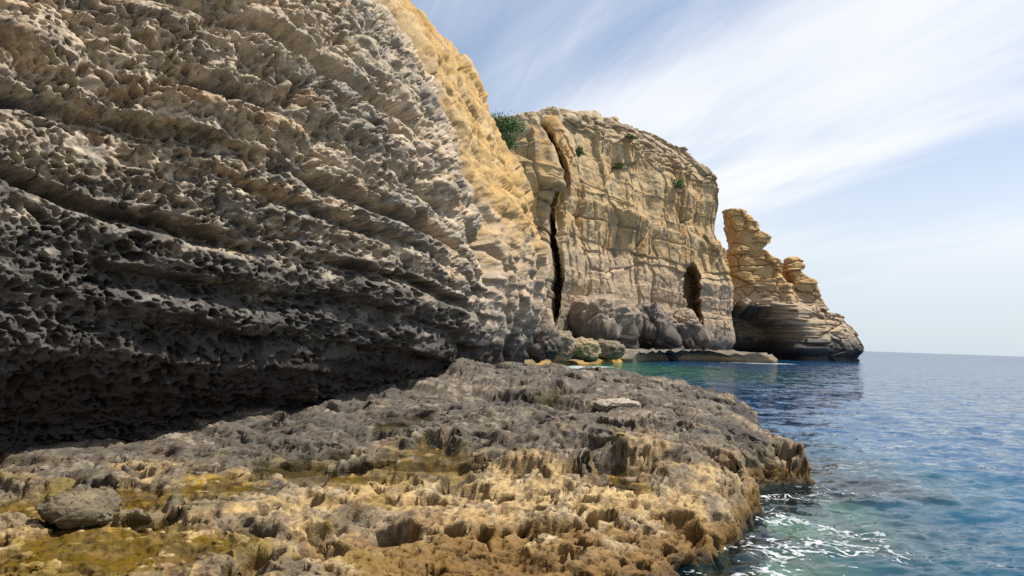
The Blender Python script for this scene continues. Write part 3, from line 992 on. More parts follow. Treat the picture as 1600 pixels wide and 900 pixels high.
# ================================================================== FAR HEADLAND
PLAN = np.array([(-22, 96), (-10, 94), (0, 94.5), (4.6, 97), (6.2, 99.5), (9.6, 107), (16, 117), (24, 129), (32, 139), (39, 147), (44.5, 153),
                 (47.3, 158), (47.8, 164), (45, 172), (38, 180), (20, 190)], float)


def plan_curve(poly, n, smooth=2.5):
    seg = np.hypot(*np.diff(poly, axis=0).T)
    s = np.concatenate([[0], np.cumsum(seg)])
    ss = np.linspace(0, s[-1], n)
    x = smooth_interp(ss, s, poly[:, 0], smooth)
    y = smooth_interp(ss, s, poly[:, 1], smooth)
    return ss, x, y


BED_Z = np.cumsum(rng.uniform(0.8, 1.0, 40) * rng.choice([1.0, 1.6, 3.0, 4.2], 40)) - 2.0
BED_O = rng.uniform(-0.55, 0.55, 41)
BED_W = rng.uniform(4.0, 9.5, 41)
BED_S = rng.uniform(0, 10, 41)
BED_J = rng.rand(41, 256)


def bedded(p, s, amp=1.0, seed=0):
    """beds with joints: outward offset of a face at points p, arc length s"""
    wz = p[:, 2] + 0.7 * fbm(p, (14, 14, 9), 3, 80 + seed) + 0.15 * fbm(p, 2.0, 2, 81 + seed)
    k = np.searchsorted(BED_Z, wz)
    lo = BED_Z[np.clip(k - 1, 0, 39)]
    hi = BED_Z[np.clip(k, 0, 39)]
    dd = np.minimum(np.abs(wz - lo), np.abs(hi - wz))
    w = sstep(0, 0.35, dd)
    here = fbm(p, (9, 9, 5), 2, 82 + seed)
    off = BED_O[k] * w * (0.55 + 0.8 * here)
    off -= 0.48 * (1 - sstep(0, 0.22, dd)) * sstep(-0.35, 0.4, here)
    # joints
    sw = s + 1.1 * fbm(p, (5, 5, 8), 3, 83 + seed) + BED_S[k]
    cell = np.floor(sw / BED_W[k]).astype(int)
    jit = BED_J[k, cell & 255]
    fr = sw / BED_W[k] - cell
    dj = np.abs(fr - (0.25 + 0.5 * jit)) * BED_W[k]
    side = np.where(fr > 0.25 + 0.5 * jit, 1, 0)
    blk = BED_J[k, (cell + side) & 255] - 0.5
    jm = sstep(-0.25, 0.35, fbm(p, (7, 7, 6), 2, 84 + seed))
    off += 0.40 * blk * jm
    off -= 0.60 * np.exp(-(dj / 0.17) ** 2) * jm
    return off * amp, wz, k


def cliff_colour(p, s, wz, low_dark, seed=0):
    n1 = fbm(p, (9, 9, 5), 4, 90 + seed)
    n2 = fbm(p, (2.2, 2.2, 1.2), 4, 91 + seed)
    st = fbm(np.stack([s, s * 0, p[:, 2] * 0.08], -1), (1.6, 1, 1), 3, 92 + seed)
    ln = fbm(np.stack([s * 0.04, s * 0, wz], -1), (1, 1, 1.1), 3, 93 + seed)
    c = np.tile(np.array([0.39, 0.27, 0.128], np.float32), (len(p), 1))
    c = mixc(c, (0.43, 0.33, 0.185), sstep(-0.2, 0.5, n1))
    c = mixc(c, (0.40, 0.23, 0.085), sstep(0.05, 0.5, st + 0.4 * n1) * 0.8)
    c = mixc(c, (0.34, 0.25, 0.14), sstep(0.1, 0.5, ln) * 0.6)
    c = mixc(c, (0.18, 0.145, 0.10), sstep(0.2, 0.5, n2) * 0.65)
    # greyer weathered crown
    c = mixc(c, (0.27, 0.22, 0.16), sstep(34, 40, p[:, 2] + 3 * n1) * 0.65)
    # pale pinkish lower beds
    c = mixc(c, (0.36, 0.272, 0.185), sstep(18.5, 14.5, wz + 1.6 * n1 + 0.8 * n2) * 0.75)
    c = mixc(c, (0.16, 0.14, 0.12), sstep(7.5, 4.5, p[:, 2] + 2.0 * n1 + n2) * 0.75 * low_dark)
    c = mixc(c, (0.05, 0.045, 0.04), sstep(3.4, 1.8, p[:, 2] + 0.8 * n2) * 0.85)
    return c, n1, n2


def build_headland():
    NC, NR = 620, 340
    ss, cx, cy = plan_curve(PLAN, 1500, 2.2)
    # more columns where the face is in view
    wgt = np.interp(ss, [0, 16, 20, 90, 100, 140], [0.2, 0.3, 1, 1, 0.5, 0.15])
    cum = np.cumsum(wgt); cum = (cum - cum[0]) / (cum[-1] - cum[0])
    si = np.interp(np.linspace(0, 1, NC), cum, np.arange(1500))
    s = np.interp(si, np.arange(1500), ss)
    bx = np.interp(s, ss, cx); by = np.interp(s, ss, cy)
    tx = np.interp(s, ss, np.gradient(cx)); ty = np.interp(s, ss, np.gradient(cy))
    tl = np.hypot(tx, ty); nx, ny = ty / tl, -tx / tl
    yv = by
    # height of the brow along the face
    s_at = lambda px: float(s[np.argmin(np.abs(bx / by - (ray(px, 400)[0] / ray(px, 400)[1])) + 100 * (by > 166) + 100 * (by < 90))])
    S_F = s_at(868); S_900 = s_at(905); S_C = s_at(1082); S_1000 = s_at(1000); S_N = s_at(1130)
    top = np.interp(s, [0, S_F - 7, S_F - 2, S_F, S_F + 2, S_900, S_1000 - 4, S_1000 + 6, S_C - 6, S_N, 200],
                    [30.5, 31, 32.4, 31.5, 33.6, 36.6, 41.3, 43.2, 44.6, 44.0, 43])
    v = np.linspace(0, 1, NR)
    Z = -1.5 + (top[None, :] + 1.5) * v[:, None]
    S = np.broadcast_to(s[None, :], Z.shape)
    # profile: slight batter, rounded brow, nose drawn in higher up
    z = Z
    setb = -0.05 * np.maximum(z - 16, 0) - 0.018 * np.maximum(z - 3, 0)
    brow = np.maximum(z - (top[None, :] - 7), 0) / 7
    setb = setb - 2.6 * brow ** 2.2
    nose = sstep(S_C - 3, S_N, S)
    nz = np.interp(z, [0, 9, 16, 25, 31, 33, 37, 39, 44, 46], [0.3, 0, -0.6, -3.0, -3.9, -3.9, -4.4, -6.0, -12, -15])
    setb = lerp(setb, nz, nose)
    mid = np.exp(-((S - (S_1000 + S_C) / 2) / 14) ** 2)
    setb = setb - mid * 0.22 * np.maximum(z - 36, 0) ** 1.3
    setb += 1.3 * sstep(17.5, 15, z) * sstep(S_F + 3, S_900 + 3, S) * 0.5
    P = np.stack([bx[None, :] + nx[None, :] * setb, by[None, :] + ny[None, :] * setb, Z], -1)
    p = P.reshape(-1, 3).astype(np.float32)
    sf = S.ravel().astype(np.float32)
    zf = p[:, 2]
    off, wz, k = bedded(p, sf, 1.0)
    lower = sstep(17, 15, wz)
    off = off * (1 - 0.55 * lower)
    flute = fbm(np.stack([sf, zf * 0.18, sf * 0], -1), (6.5, 7, 1), 3, 85)
    off += 1.0 * flute * (1 - 0.5 * lower)
    off += 0.22 * ridge(p, (5, 5, 3.2), 4, 86) + 0.10 * fbm(p, 1.1, 4, 87, 0.6)
    # stepped buttresses and long cracks
    m1, m2, mid_ = worley2(sf + 0.8 * fbm(p, 4, 2, 94), zf * 0.55 + 0.4 * flute, 6.5, 6.5, 12)
    off += (1.5 * (mid_ - 0.5) - 0.7 * sstep(0.05, 0.0, m2 - m1)) * (1 - 0.6 * lower)
    rc = np.random.RandomState(5)
    wig = fbm(p, (2.5, 2.5, 3.5), 3, 95)
    for _ in range(46):
        s0 = rc.uniform(S_F + 2, S_N); z0 = rc.uniform(9, 40); ln = rc.uniform(2.5, 8); wd = rc.uniform(0.12, 0.26); sl = rc.uniform(-0.12, 0.12)
        band = np.abs(zf - z0) < ln
        if not band.any():
            continue
        dc = sf - s0 - sl * (zf - z0) - 0.8 * wig
        off -= np.where(band, rc.uniform(0.8, 1.6) * np.exp(-(dc / wd) ** 2) * sstep(ln, ln * 0.6, np.abs(zf - z0)), 0)
    # rubbly crown
    crown = sstep(33, 38, zf)
    w1, w2, wid = worley(p, (3.4, 3.4, 2.0), 9)
    off += crown * (1.1 * (wid - 0.5) - 0.7 * sstep(0.12, 0.0, w2 - w1))
    # the tall fissure
    fw = 0.15 * np.sin(zf * 0.35) + 0.35 * fbm(p, (3, 3, 4), 3, 88) + 0.015 * (20 - zf)
    df = sf - S_F - fw
    wid_f = np.interp(zf, [0, 4, 7, 14, 22, 30, 38], [0.2, 0.4, 1.25, 1.1, 0.7, 0.75, 1.1])
    fis = np.exp(-(np.abs(df) / wid_f) ** 3)
    push = 9.0 * fis * sstep(2.5, 6, zf)
    off += 1.2 * np.exp(-((df - 3.2) / 1.6) ** 2) * sstep(8, 30, zf)
    # the cave
    ct = 18.2 - 0.35 * (sf - S_C) ** 2 * 0.25
    cw = np.interp(zf, [0, 5, 8, 14, 17.5], [2.4, 2.8, 3.6, 4.0, 3.0])
    cave = sstep(1.0, 0.8, np.abs(sf - S_C + 0.16 * (zf - 12)) / cw + 0.30 * fbm(p, (2.2, 2.2, 2.2), 3, 96)) * sstep(ct + 0.4, ct - 0.6, zf) * sstep(5.0, 7.0, zf)
    push = push + 9.0 * cave
    # wave-cut notch
    off -= 1.0 * np.exp(-((zf - 2.0) / 1.0) ** 2)
    n3 = np.stack([np.broadcast_to(nx[None, :], Z.shape), np.broadcast_to(ny[None, :], Z.shape), 0.15 + 0 * Z], -1).reshape(-1, 3)
    off += 1.3 * fbm(p, (16, 16, 12), 2, 89) + 0.8 * np.exp(-((zf - 24) / 2.2) ** 2)
    V = p + n3 * off[:, None]
    V[:, 1] += push
    V[:, 0] += 0.12 * push
    # long thin cracks cutting several beds
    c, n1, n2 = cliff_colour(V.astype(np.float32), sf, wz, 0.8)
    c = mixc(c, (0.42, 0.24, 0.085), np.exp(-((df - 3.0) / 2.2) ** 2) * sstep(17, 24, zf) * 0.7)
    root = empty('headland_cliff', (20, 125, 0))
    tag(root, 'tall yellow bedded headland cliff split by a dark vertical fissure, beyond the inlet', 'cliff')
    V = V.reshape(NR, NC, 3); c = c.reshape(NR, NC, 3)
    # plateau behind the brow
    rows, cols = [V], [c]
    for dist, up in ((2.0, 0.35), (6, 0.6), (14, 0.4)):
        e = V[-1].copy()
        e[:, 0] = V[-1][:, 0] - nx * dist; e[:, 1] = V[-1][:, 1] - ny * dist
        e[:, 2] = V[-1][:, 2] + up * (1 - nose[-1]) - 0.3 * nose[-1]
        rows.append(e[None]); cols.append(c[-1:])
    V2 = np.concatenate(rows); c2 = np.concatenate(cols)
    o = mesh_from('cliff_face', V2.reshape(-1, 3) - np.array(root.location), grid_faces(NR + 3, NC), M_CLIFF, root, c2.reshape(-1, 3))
    return root, (s, bx, by, nx, ny, top, S_F, S_900, S_1000, S_C, S_N)


HEAD, HG = build_headland()


# ---------------------------------------------------------------- loose blocks and boulders
def rock_mesh(name, dims, seed, mat, colfn, parent=None, loc=(0, 0, 0), rot=0.0, tilt=0.0, n=46, boxy=3.2, amp=1.0, world_loc=None):
    """a rounded, broken block; origin in the middle of its base"""
    th = np.linspace(0, 2 * np.pi, n * 2, endpoint=False)
    ph = np.linspace(-np.pi / 2, np.pi / 2, n)
    T, Ph = np.meshgrid(th, ph)

    def se(a, e):
        return np.sign(a) * np.abs(a) ** e
    e = 2 / boxy
    X = se(np.cos(Ph), e) * se(np.cos(T), e)
    Yy = se(np.cos(Ph), e) * se(np.sin(T), e)
    Zz = se(np.sin(Ph), e)
    P = np.stack([X, Yy, Zz], -1).reshape(-1, 3)
    rr = np.random.RandomState(900 + seed)
    R0 = np.linalg.norm(P, axis=1)
    D = P / R0[:, None]
    rad = R0.copy()
    for _ in range(13):
        nv = rr.normal(size=3); nv[2] *= 0.75; nv /= np.linalg.norm(nv)
        dn = np.maximum(D @ nv, 1e-3)
        rad = np.minimum(rad, np.where(D @ nv > 0.05, rr.uniform(0.78, 1.12) / dn, 9))
    p = (D * rad[:, None] * np.array(dims) / 2).astype(np.float32)
    S = max(dims)
    m = min(dims)
    w = p + seed * 31.7
    k1, k2, kid = worley(w, (S * 0.45, S * 0.45, m * 0.5), seed)
    d = amp * m * (0.13 * (kid - 0.5) - 0.07 * sstep(0.12, 0, k2 - k1) + 0.10 * fbm(w, S * 0.35, 4, seed, 0.55) + 0.05 * ridge(w, (S * 0.3, S * 0.3, m * 0.12), 3, seed + 1))
    d += amp * m * (0.05 * ridge(w, (S * 0.12, S * 0.12, m * 0.06), 4, seed + 2, 0.6) + 0.02 * fbm(w, S * 0.05, 3, seed + 3, 0.6))
    nn = p / np.array(dims, np.float32) ** 2
    nn /= np.linalg.norm(nn, axis=1, keepdims=True) + 1e-9
    if max(dims) < 1.5:
        z1, z2, zid = worley2(w[:, 0] - w[:, 2], w[:, 1] + w[:, 2], 0.09, 0.09, 3)
        d -= 0.035 * sstep(0.36, 0.2, z1) * sstep(0.2, 0.5, zid)
    V = p + nn * d[:, None]
    ct, st = math.cos(tilt), math.sin(tilt)
    V = np.stack([V[:, 0] * ct - V[:, 2] * st, V[:, 1], V[:, 0] * st + V[:, 2] * ct], -1)
    cr, sr = math.cos(rot), math.sin(rot)
    V = np.stack([V[:, 0] * cr - V[:, 1] * sr, V[:, 0] * sr + V[:, 1] * cr, V[:, 2] + dims[2] / 2], -1)
    wl_ = np.array(world_loc if world_loc is not None else loc)
    col = colfn((V + wl_).astype(np.float32))
    o = mesh_from(name, V, grid_faces(n, n * 2, wrap=True), mat, parent, col)
    o.location = loc
    return o


def col_block(base, dark, dz0, dz1, seed=0):
    def fn(p):
        n1 = fbm(p, (3, 3, 1.5), 4, 100 + seed)
        n2 = fbm(p, (0.8, 0.8, 0.4), 4, 101 + seed)
        c = np.tile(np.array(base, np.float32), (len(p), 1))
        c = mixc(c, np.array(base) * 0.6, sstep(0.0, 0.6, n1))
        c = mixc(c, np.minimum(np.array(base) * 1.25, 0.6), sstep(0.1, 0.6, n2) * 0.6)
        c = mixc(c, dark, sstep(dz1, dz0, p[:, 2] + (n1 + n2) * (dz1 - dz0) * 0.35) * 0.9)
        return c
    return fn


def place(px, py_base, Y):
    """where something stands that shows at px with its base at height py_base, Y metres off"""
    return at_y(px, py_base, Y)


# fallen blocks at the headland's foot
BLK = [
    # px left, px right, py top, py bottom, distance, label
    (884, 988, 466, 534, 104, 'broad pale fallen block with a dark overhung side, at the headland foot below the fissure'),
    (984, 1052, 474, 533, 117, 'dark squared fallen block, middle one along the headland foot'),
    (1042, 1090, 484, 534, 124, 'tan fallen block under the small cave at the headland foot'),
]
for i, (a, b, t, bt, Y, lab) in enumerate(BLK):
    pa, pb = at_y(a, bt, Y), at_y(b, bt, Y + 3)
    pt = at_y((a + b) / 2, t, Y)
    w = abs(pb[0] - pa[0]) * 1.12
    mid = (pa + pb) / 2
    h = pt[2] - (0.6)
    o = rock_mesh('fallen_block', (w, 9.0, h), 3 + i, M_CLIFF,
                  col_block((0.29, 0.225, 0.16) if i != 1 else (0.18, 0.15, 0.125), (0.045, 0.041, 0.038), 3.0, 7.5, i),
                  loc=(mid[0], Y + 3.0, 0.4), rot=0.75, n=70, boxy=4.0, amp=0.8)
    tag(o, lab, 'rock', 'fallen blocks at the headland foot')

# rounded boulders where the near cliff ends
for i, (px, top, bt, Y, wx, lab) in enumerate([
        (843, 514, 551, 45.0, 2.3, 'dark rounded boulder overhanging the shore at the near cliff end'),
        (872, 521, 555, 56.0, 2.2, 'smaller tan boulder beside the dark one above the inlet'),
        (908, 531, 556, 84.0, 4.6, 'low tan shore rock above the orange weed of the inlet'),
        (948, 533, 557, 93.0, 4.8, 'low brown shore rock between the inlet and the far shelf')]):
    pb = at_y(px, bt, Y); pt = at_y(px, top, Y)
    h = pt[2] - pb[2] + 0.5
    o = rock_mesh('boulder', (wx, wx * 0.9, h), 11 + i, M_LEDGE,
                  col_block(((0.12, 0.10, 0.08), (0.25, 0.19, 0.12), (0.26, 0.20, 0.11), (0.17, 0.13, 0.085))[i], (0.07, 0.06, 0.045), 0.2, 2.2 if i == 0 else 0.9, 5 + i),
                  loc=(pb[0], Y, pb[2] - 0.4), rot=0.4 * i, n=46, boxy=2.6)
    tag(o, lab, 'boulder', 'boulders around the inlet')

# low shelf in front of the headland
def shelf(name, pts, ztop, seed, lab, base):
    pts = np.array(pts, float)
    c0 = pts.mean(0)
    n = 220
    closed = np.vstack([pts, pts[:1]])
    seg = np.hypot(*np.diff(closed, axis=0).T)
    s = np.concatenate([[0], np.cumsum(seg)])
    t = np.linspace(0, s[-1], n, endpoint=False)
    ex, ey = np.interp(t, s, closed[:, 0]), np.interp(t, s, closed[:, 1])
    rows = []
    for f, zz in ([(1.0, -1.2), (1.0, -0.5), (0.985, -0.1), (0.99, 0.2), (1.0, 0.45)] +
                  [(1.0 - 0.01 * i, 0.5 + (ztop - 0.5) * (i / 8) ** 0.8) for i in range(9)] +
                  [(0.9 - 0.05 * i, ztop + 0.01 * i) for i in range(1, 18)] + [(0.02, ztop + 0.2)]):
        rows.append(np.stack([c0[0] + (ex - c0[0]) * f, c0[1] + (ey - c0[1]) * f, np.full(n, zz)], -1))
    P = np.stack(rows)
    p = P.reshape(-1, 3).astype(np.float32)
    d = 0.40 * fbm(p, (4, 4, 1), 4, 110 + seed) + 0.40 * ridge(p, (2.4, 2.4, 0.5), 4, 111 + seed, 0.6)
    dirv = p - np.array([c0[0], c0[1], ztop * 0.5]); dirv[:, 2] *= 2.2
    dirv /= np.linalg.norm(dirv, axis=1, keepdims=True) + 1e-9
    V = p + dirv * d[:, None]
    V[:, 2] = np.where(p[:, 2] > ztop * 0.9, p[:, 2] + 0.55 * fbm(p, (2.6, 2.6, 1), 5, 112 + seed, 0.65), V[:, 2])
    n1 = fbm(p, (3, 3, 1), 3, 113 + seed)
    c = np.tile(np.array(base, np.float32), (len(p), 1))
    c = mixc(c, (0.10, 0.088, 0.072), sstep(-0.1, 0.4, n1) * 0.8)
    c = mixc(c, (0.30, 0.21, 0.08), np.exp(-((V[:, 2] - 0.7) / 0.35) ** 2) * sstep(-0.3, 0.3, n1 + 0.1) * 0.8)
    c = mixc(c, (0.045, 0.04, 0.03), sstep(0.35, 0.05, V[:, 2]) * 0.9)
    loc = np.array([c0[0], c0[1], 0])
    o = mesh_from(name, V - loc, grid_faces(len(rows), n, wrap=True), M_LEDGE, None, c)
    o.location = loc
    tag(o, lab, 'rock shelf')
    return o


shelf('rock_shelf', [(13.5, 98), (17, 101), (21, 111), (24, 116.5), (29, 121.0), (34, 122.3), (39, 122.4), (43.5, 123.5), (46.0, 127), (45, 134), (40, 140),
                     (30, 136), (20, 123), (12, 108)], 1.5, 3, 'low dark wave-washed rock shelf in front of the headland', (0.15, 0.12, 0.085))

# capstones on the headland brow (parts of the cliff)
s_, bx_, by_, nx_, ny_, top_, S_F, S_900, S_1000, S_C, S_N = HG
for i, (ds, back, w, dp, h, tl, sink) in enumerate([(-4.6, 2.2, 3.0, 2.6, 4.6, 0.25, 3.0), (-2.4, 2.4, 2.2, 2.4, 4.2, 0.35, 2.6), (-6.8, 2.6, 2.8, 3, 3.6, -0.1, 2.6),
                                                    (2.6, 3.2, 3.4, 3.4, 2.4, 0, 1.4), (6.5, 3.0, 4.4, 3.6, 2.6, 0.03, 1.6), (12, 3.4, 5.4, 4, 2.2, -0.03, 1.5),
                                                    (19, 4.2, 5.0, 4, 2.4, 0.05, 1.6), (25, 5.2, 6.0, 4, 2.4, 0.02, 1.7), (33, 6.5, 5, 4, 2.4, 0.08, 1.6)]):
    j = int(np.argmin(np.abs(s_ - (S_F + ds))))
    loc = np.array([bx_[j] - nx_[j] * (back + 1.2), by_[j] - ny_[j] * (back + 1.2), top_[j] - sink])
    rl = loc - np.array(HEAD.location)
    rock_mesh('capstone', (w, dp, h), 21 + i, M_CLIFF, col_block((0.40, 0.31, 0.19), (0.2, 0.16, 0.12), 0, 0.1, i), parent=HEAD,
              loc=tuple(rl), rot=math.atan2(-nx_[j], ny_[j]) + 0.2 * math.sin(i * 2.1) + math.pi, tilt=tl, n=34, boxy=4.5, world_loc=loc)


# ================================================================== SEA STACK
def loft(name, zs, xl, xr, cy, depth, nz, nt, seed, parent, extra=None, expo=4.0, cap=True, low_dark=1.0):
    root_loc = np.array(parent.location)
    zz = np.linspace(zs[0], zs[-1], nz)
    L = np.interp(zz, zs, xl); R = np.interp(zz, zs, xr)
    C = np.interp(zz, zs, cy); D = np.interp(zz, zs, depth)
    th = np.linspace(0, 2 * np.pi, nt, endpoint=False)
    e = 2 / expo
    ux = np.sign(np.cos(th)) * np.abs(np.cos(th)) ** e
    uy = np.sign(np.sin(th)) * np.abs(np.sin(th)) ** e
    X = ((L + R) / 2)[:, None] + ((R - L) / 2)[:, None] * ux[None, :]
    Yy = C[:, None] + D[:, None] * uy[None, :] + 0.12 * (X - X.mean())
    Z = np.broadcast_to(zz[:, None], X.shape)
    P = np.stack([X, Yy, Z], -1)
    p = P.reshape(-1, 3).astype(np.float32)
    s = (np.broadcast_to(th[None, :], X.shape) * 9.0).ravel().astype(np.float32)
    s = (p[:, 0] * 0.9 + p[:, 1] * 0.7).astype(np.float32)
    off, wz, k = bedded(p, s, 0.9, seed)
    b1, b2, bid = worley(p, (4.2, 4.2, 3.0), 40 + seed)
    off += 1.1 * (bid - 0.5) - 0.6 * sstep(0.08, 0.0, b2 - b1)
    off += 0.45 * ridge(p, (4, 4, 2.2), 4, 120 + seed) - 0.15 + 0.18 * fbm(p, 1.2, 4, 121 + seed, 0.6) + 0.35 * fbm(p, 5, 2, 122 + seed)
    nx = np.broadcast_to(np.cos(th)[None, :], X.shape).ravel()
    ny = np.broadcast_to(np.sin(th)[None, :], X.shape).ravel()
    V = p + np.stack([nx, ny, 0 * nx], -1) * off[:, None]
    if extra is not None:
        V = extra(V, p, nx, ny)
    c, n1, n2 = cliff_colour(V.astype(np.float32), s, wz, low_dark, 3 + seed)
    c = mixc(c, (0.43, 0.255, 0.095), sstep(13, 17, p[:, 2] + 2 * n1) * 0.6)
    c = mixc(c, (0.045, 0.042, 0.040), sstep(5.4, 3.4, p[:, 2] + 1.0 * n2) * 0.9)
    V = V.reshape(nz, nt, 3); c = c.reshape(nz, nt, 3)
    m = V[-1].mean(0)
    for f, up in ((0.8, 0.35), (0.45, 0.55), (0.05, 0.6)):
        r = m + (V[nz - 1] - m) * f; r[:, 2] += up
        V = np.concatenate([V, r[None]]); c = np.concatenate([c, c[-1:]])
    return mesh_from(name, V.reshape(-1, 3) - root_loc, grid_faces(len(V), nt, wrap=True), M_CLIFF, parent, c.reshape(-1, 3))


STACK = empty('sea_stack', (62, 176, 0))
tag(STACK, 'ragged orange sea stack with two pinnacles on a stepped ridge running into the sea', 'sea stack')


def side(pts, Y):
    q = np.array([at_y(a, b, Y) for a, b in pts])
    o = np.argsort(q[:, 2])
    return q[o, 2], q[o, 0]


def two_sides(lp, rp, Y, zmin, zmax, n=80):
    zl, xl = side(lp, Y); zr, xr = side(rp, Y)
    z = np.linspace(zmin, zmax, n)
    return z, np.interp(z, zl, xl), np.interp(z, zr, xr)


# main pinnacle
z, xl, xr = two_sides([(1128, 345), (1133, 358), (1137, 366), (1138, 385), (1131, 402), (1128, 420), (1129, 456), (1131, 480)],
                      [(1166, 329), (1173, 345), (1180, 352), (1183, 362), (1197, 372), (1199, 385), (1194, 393), (1205, 405), (1215, 409), (1214, 425), (1221, 440),
                       (1226, 456), (1230, 480)], 175, 12, at_y(1150, 331, 175)[2])
xl = xl + 0.35 * (xl - smooth_interp(z, z, xl, 6)); xr = xr + 0.5 * (xr - smooth_interp(z, z, xr, 6))
loft('main_pinnacle', z, xl + 0.4, xr - 0.4, np.full(80, 175.0), np.interp(z, [12, 20, 30, 36], [8, 6, 4.2, 2.6]), 190, 200, 1, STACK)
# lesser pinnacle
z, xl, xr = two_sides([(1222, 409), (1219, 415), (1220, 428), (1225, 436), (1220, 470)], [(1250, 404), (1253, 412), (1252, 419), (1247, 424), (1257, 434), (1266, 445), (1285, 478)],
                      178, 12, at_y(1236, 406, 178)[2])
loft('lesser_pinnacle', z, xl + 0.2, xr - 0.3, np.full(80, 177.0), np.interp(z, [12, 18, 22, 25], [6, 5, 3, 2.0]), 120, 140, 2, STACK)
# ridge they stand on
z, xl, xr = two_sides([(1110, 440), (1106, 570)],
                      [(1258, 446), (1270, 455), (1284, 478), (1291, 487), (1296, 490), (1324, 492), (1328, 503), (1335, 515), (1344, 529), (1350, 538), (1356, 545), (1357, 550),
                       (1350, 558), (1345, 562), (1345, 575)], 178, -2.0, at_y(1240, 447, 178)[2])
zs_r = z


def ridge_shape(V, p, nx, ny):
    # right-hand buttress stands forward, a dark hollow runs in below the main pinnacle
    X, Y, Z = p.T
    front = sstep(0.1, -0.4, ny)
    xb = at_y(1228, 500, 168)[0]
    xc = at_y(1186, 500, 168)[0]
    ax = (X - xc + 0.8) / 8.0 + 0.10 * np.sin(Z * 0.8)
    hol = sstep(1.12, 0.72, np.sqrt(ax ** 2 + (np.maximum(Z - 1, 0) / (12.0 + 3.5 * fbm(np.stack([X, X * 0, Z * 0.15], -1), 2.2, 3, 131))) ** 2)) * front
    V[:, 1] += 15.0 * hol
    # seaward end falls back, everything leans back with height
    V[:, 1] += front * (14.0 * np.clip((X - xb) / 36.0, 0, 1) - 3.5 * sstep(xb - 1.5, xb + 1.0, X) + 0.22 * Z * sstep(xb - 2, xb + 4, X))
    # sea notch under the tip
    V[:, 1] += front * 2.2 * np.exp(-((Z - 0.6) / 1.3) ** 2)
    return V


loft('ridge', z, xl, xr, np.full(80, 180.0), np.interp(z, [-2, 5, 12, 20], [15, 14.5, 12.5, 8.0]), 140, 340, 3, STACK, ridge_shape, expo=4.5)

# ================================================================== SMALL THINGS
# loose stones on the platform
for i, (px, py, wx, wy, h, base, lab) in enumerate([
        (962, 641, 0.95, 0.7, 0.26, (0.33, 0.28, 0.215), 'pale flat stone lying on the grey bench of the platform'),
        (120, 800, 0.80, 0.75, 0.34, (0.30, 0.235, 0.14), 'rounded tan boulder among the yellow tide pools'),
        (32, 716, 0.42, 0.4, 0.26, (0.36, 0.29, 0.18), 'small tan stone at the mouth of the dark undercut')]):
    q = on_platform(px, py)
    o = rock_mesh('loose_stone', (wx, wy, h), 41 + i, M_LEDGE, col_block(base, (0.1, 0.08, 0.05), 0.75, 0.95, 20 + i),
                  loc=(q[0], q[1], ground_z(q[0], q[1]) - 0.15), rot=0.5 * i, n=60, boxy=2.4, amp=0.9)
    tag(o, lab, 'stone')


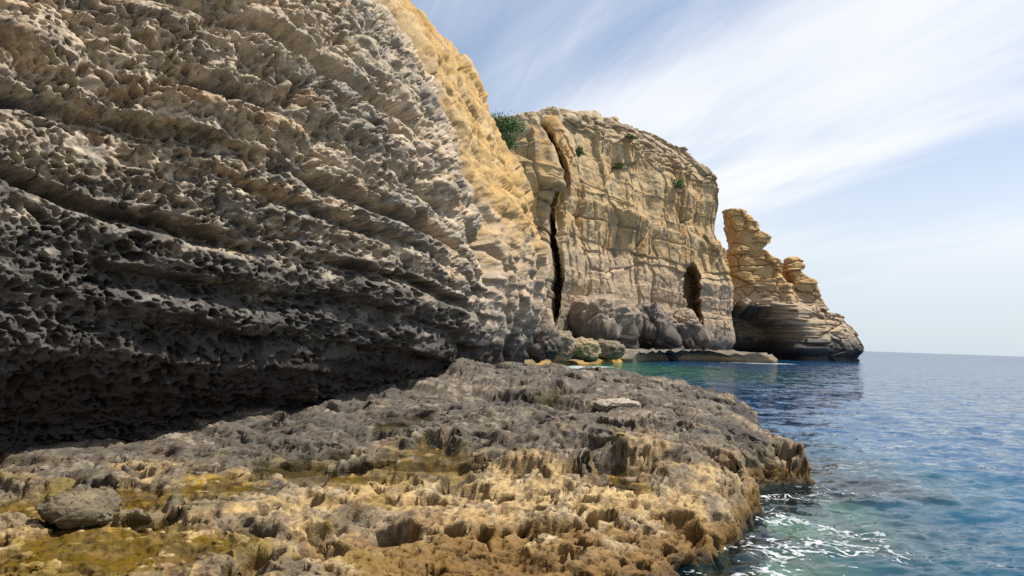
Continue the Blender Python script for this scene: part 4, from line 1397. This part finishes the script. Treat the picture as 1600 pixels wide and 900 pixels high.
# shrubs clinging to the headland
def shrub(loc, rx, ry, rz, nleaf, seed, lab, lean=(0, 0)):
    r = np.random.RandomState(seed)
    root = empty('shrub', tuple(loc))
    tag(root, lab, 'shrub', 'shrubs on the headland')
    # leaf clumps
    nc = max(6, nleaf // 70)
    cc = r.normal(size=(nc, 3)); cc /= np.linalg.norm(cc, axis=1, keepdims=True)
    cc *= (r.rand(nc, 1) ** 0.4) * 0.8
    cc[:, 2] = np.abs(cc[:, 2])
    ci = r.randint(0, nc, nleaf)
    pos = cc[ci] + r.normal(size=(nleaf, 3)) * 0.17
    pos *= np.array([rx, ry, rz])
    pos[:, 0] += lean[0] * pos[:, 2]; pos[:, 1] += lean[1] * pos[:, 2]
    a = r.normal(size=(nleaf, 3)); a /= np.linalg.norm(a, axis=1, keepdims=True)
    b = np.cross(a, r.normal(size=(nleaf, 3))); b /= np.linalg.norm(b, axis=1, keepdims=True)
    sz = r.uniform(0.09, 0.20, (nleaf, 1))
    q = np.stack([pos - a * sz, pos + b * sz * 0.5, pos + a * sz, pos - b * sz * 0.5], 1).reshape(-1, 3)
    f = np.arange(nleaf * 4).reshape(-1, 4)
    mesh_from('foliage', q, f, M_LEAF, root, smooth=False)
    # stems
    Vs, Fs = [], []
    for k in range(min(nc, 7)):
        e = cc[k] * np.array([rx, ry, rz]) * 0.9
        e = e + np.array([lean[0] * e[2], lean[1] * e[2], 0])
        b0 = len(Vs)
        for pnt, rad in ((np.zeros(3) - [0, 0, 0.4], 0.09), (e * 0.5 + r.normal(size=3) * 0.1, 0.05), (e, 0.02)):
            for m in range(5):
                an = m * 2 * math.pi / 5
                Vs.append(pnt + rad * np.array([math.cos(an), math.sin(an), 0]))
        for lv in (0, 1):
            for m in range(5):
                Fs.append((b0 + lv * 5 + m, b0 + lv * 5 + (m + 1) % 5, b0 + lv * 5 + 5 + (m + 1) % 5, b0 + lv * 5 + 5 + m))
    mesh_from('stem', np.array(Vs), np.array(Fs), M_TWIG, root)
    return root


from mathutils.bvhtree import BVHTree
from mathutils import Vector
TREES = []
for nm in ('cliff_face', 'yellow_face'):
    ob = bpy.data.objects[nm]
    off_ = np.array(ob.parent.location)
    n_ = len(ob.data.vertices)
    co = np.empty(n_ * 3, np.float32); ob.data.vertices.foreach_get('co', co)
    co = co.reshape(-1, 3) + off_
    nf_ = len(ob.data.polygons)
    vi = np.empty(nf_ * 4, np.int32); ob.data.loops.foreach_get('vertex_index', vi)
    TREES.append(BVHTree.FromPolygons(co.tolist(), vi.reshape(-1, 4).tolist()))


def on_rock(px, py, tree, fallback):
    """point of the cliff face seen in that direction"""
    r = ray(px, py)
    hit = TREES[tree].ray_cast(Vector((0, 0, CAM_H)), Vector(r).normalized())
    return np.array(hit[0]) if hit[0] is not None else at_y(px, py, fallback)


for i, (px, py, Y, rx, ry, rz, n, lab) in enumerate([
        (778, 193, 93.0, 3.4, 2.4, 2.2, 4200, 'dense green shrub filling the gully behind the yellow cliff edge'),
        (790, 222, 93.0, 1.6, 1.5, 1.6, 1300, 'lower green shrub hanging below the dense one in the gully'),
        (808, 268, 94.0, 0.9, 0.8, 1.0, 420, 'small shrub on the face left of the fissure'),
        (905, 236, 106.5, 1.3, 1.0, 1.2, 600, 'shrub with dark trailing stems right of the fissure top'),
        (984, 212, 127.0, 1.6, 1.0, 0.7, 500, 'low cushion shrub just under the headland brow'),
        (968, 258, 125.0, 2.0, 1.0, 0.7, 420, 'flat sparse shrub on the middle ledge of the headland'),
        (1056, 286, 143.0, 2.3, 1.4, 1.7, 900, 'green shrub in the hollow near the headland nose')]):
    q = on_rock(px, py, 0, Y) if i > 1 else at_y(px, py, Y)
    if i > 1:
        q = q * 0.994
    shrub(q - np.array([0, 0, rz * 0.4]), rx, ry, rz, n, 300 + i, lab)
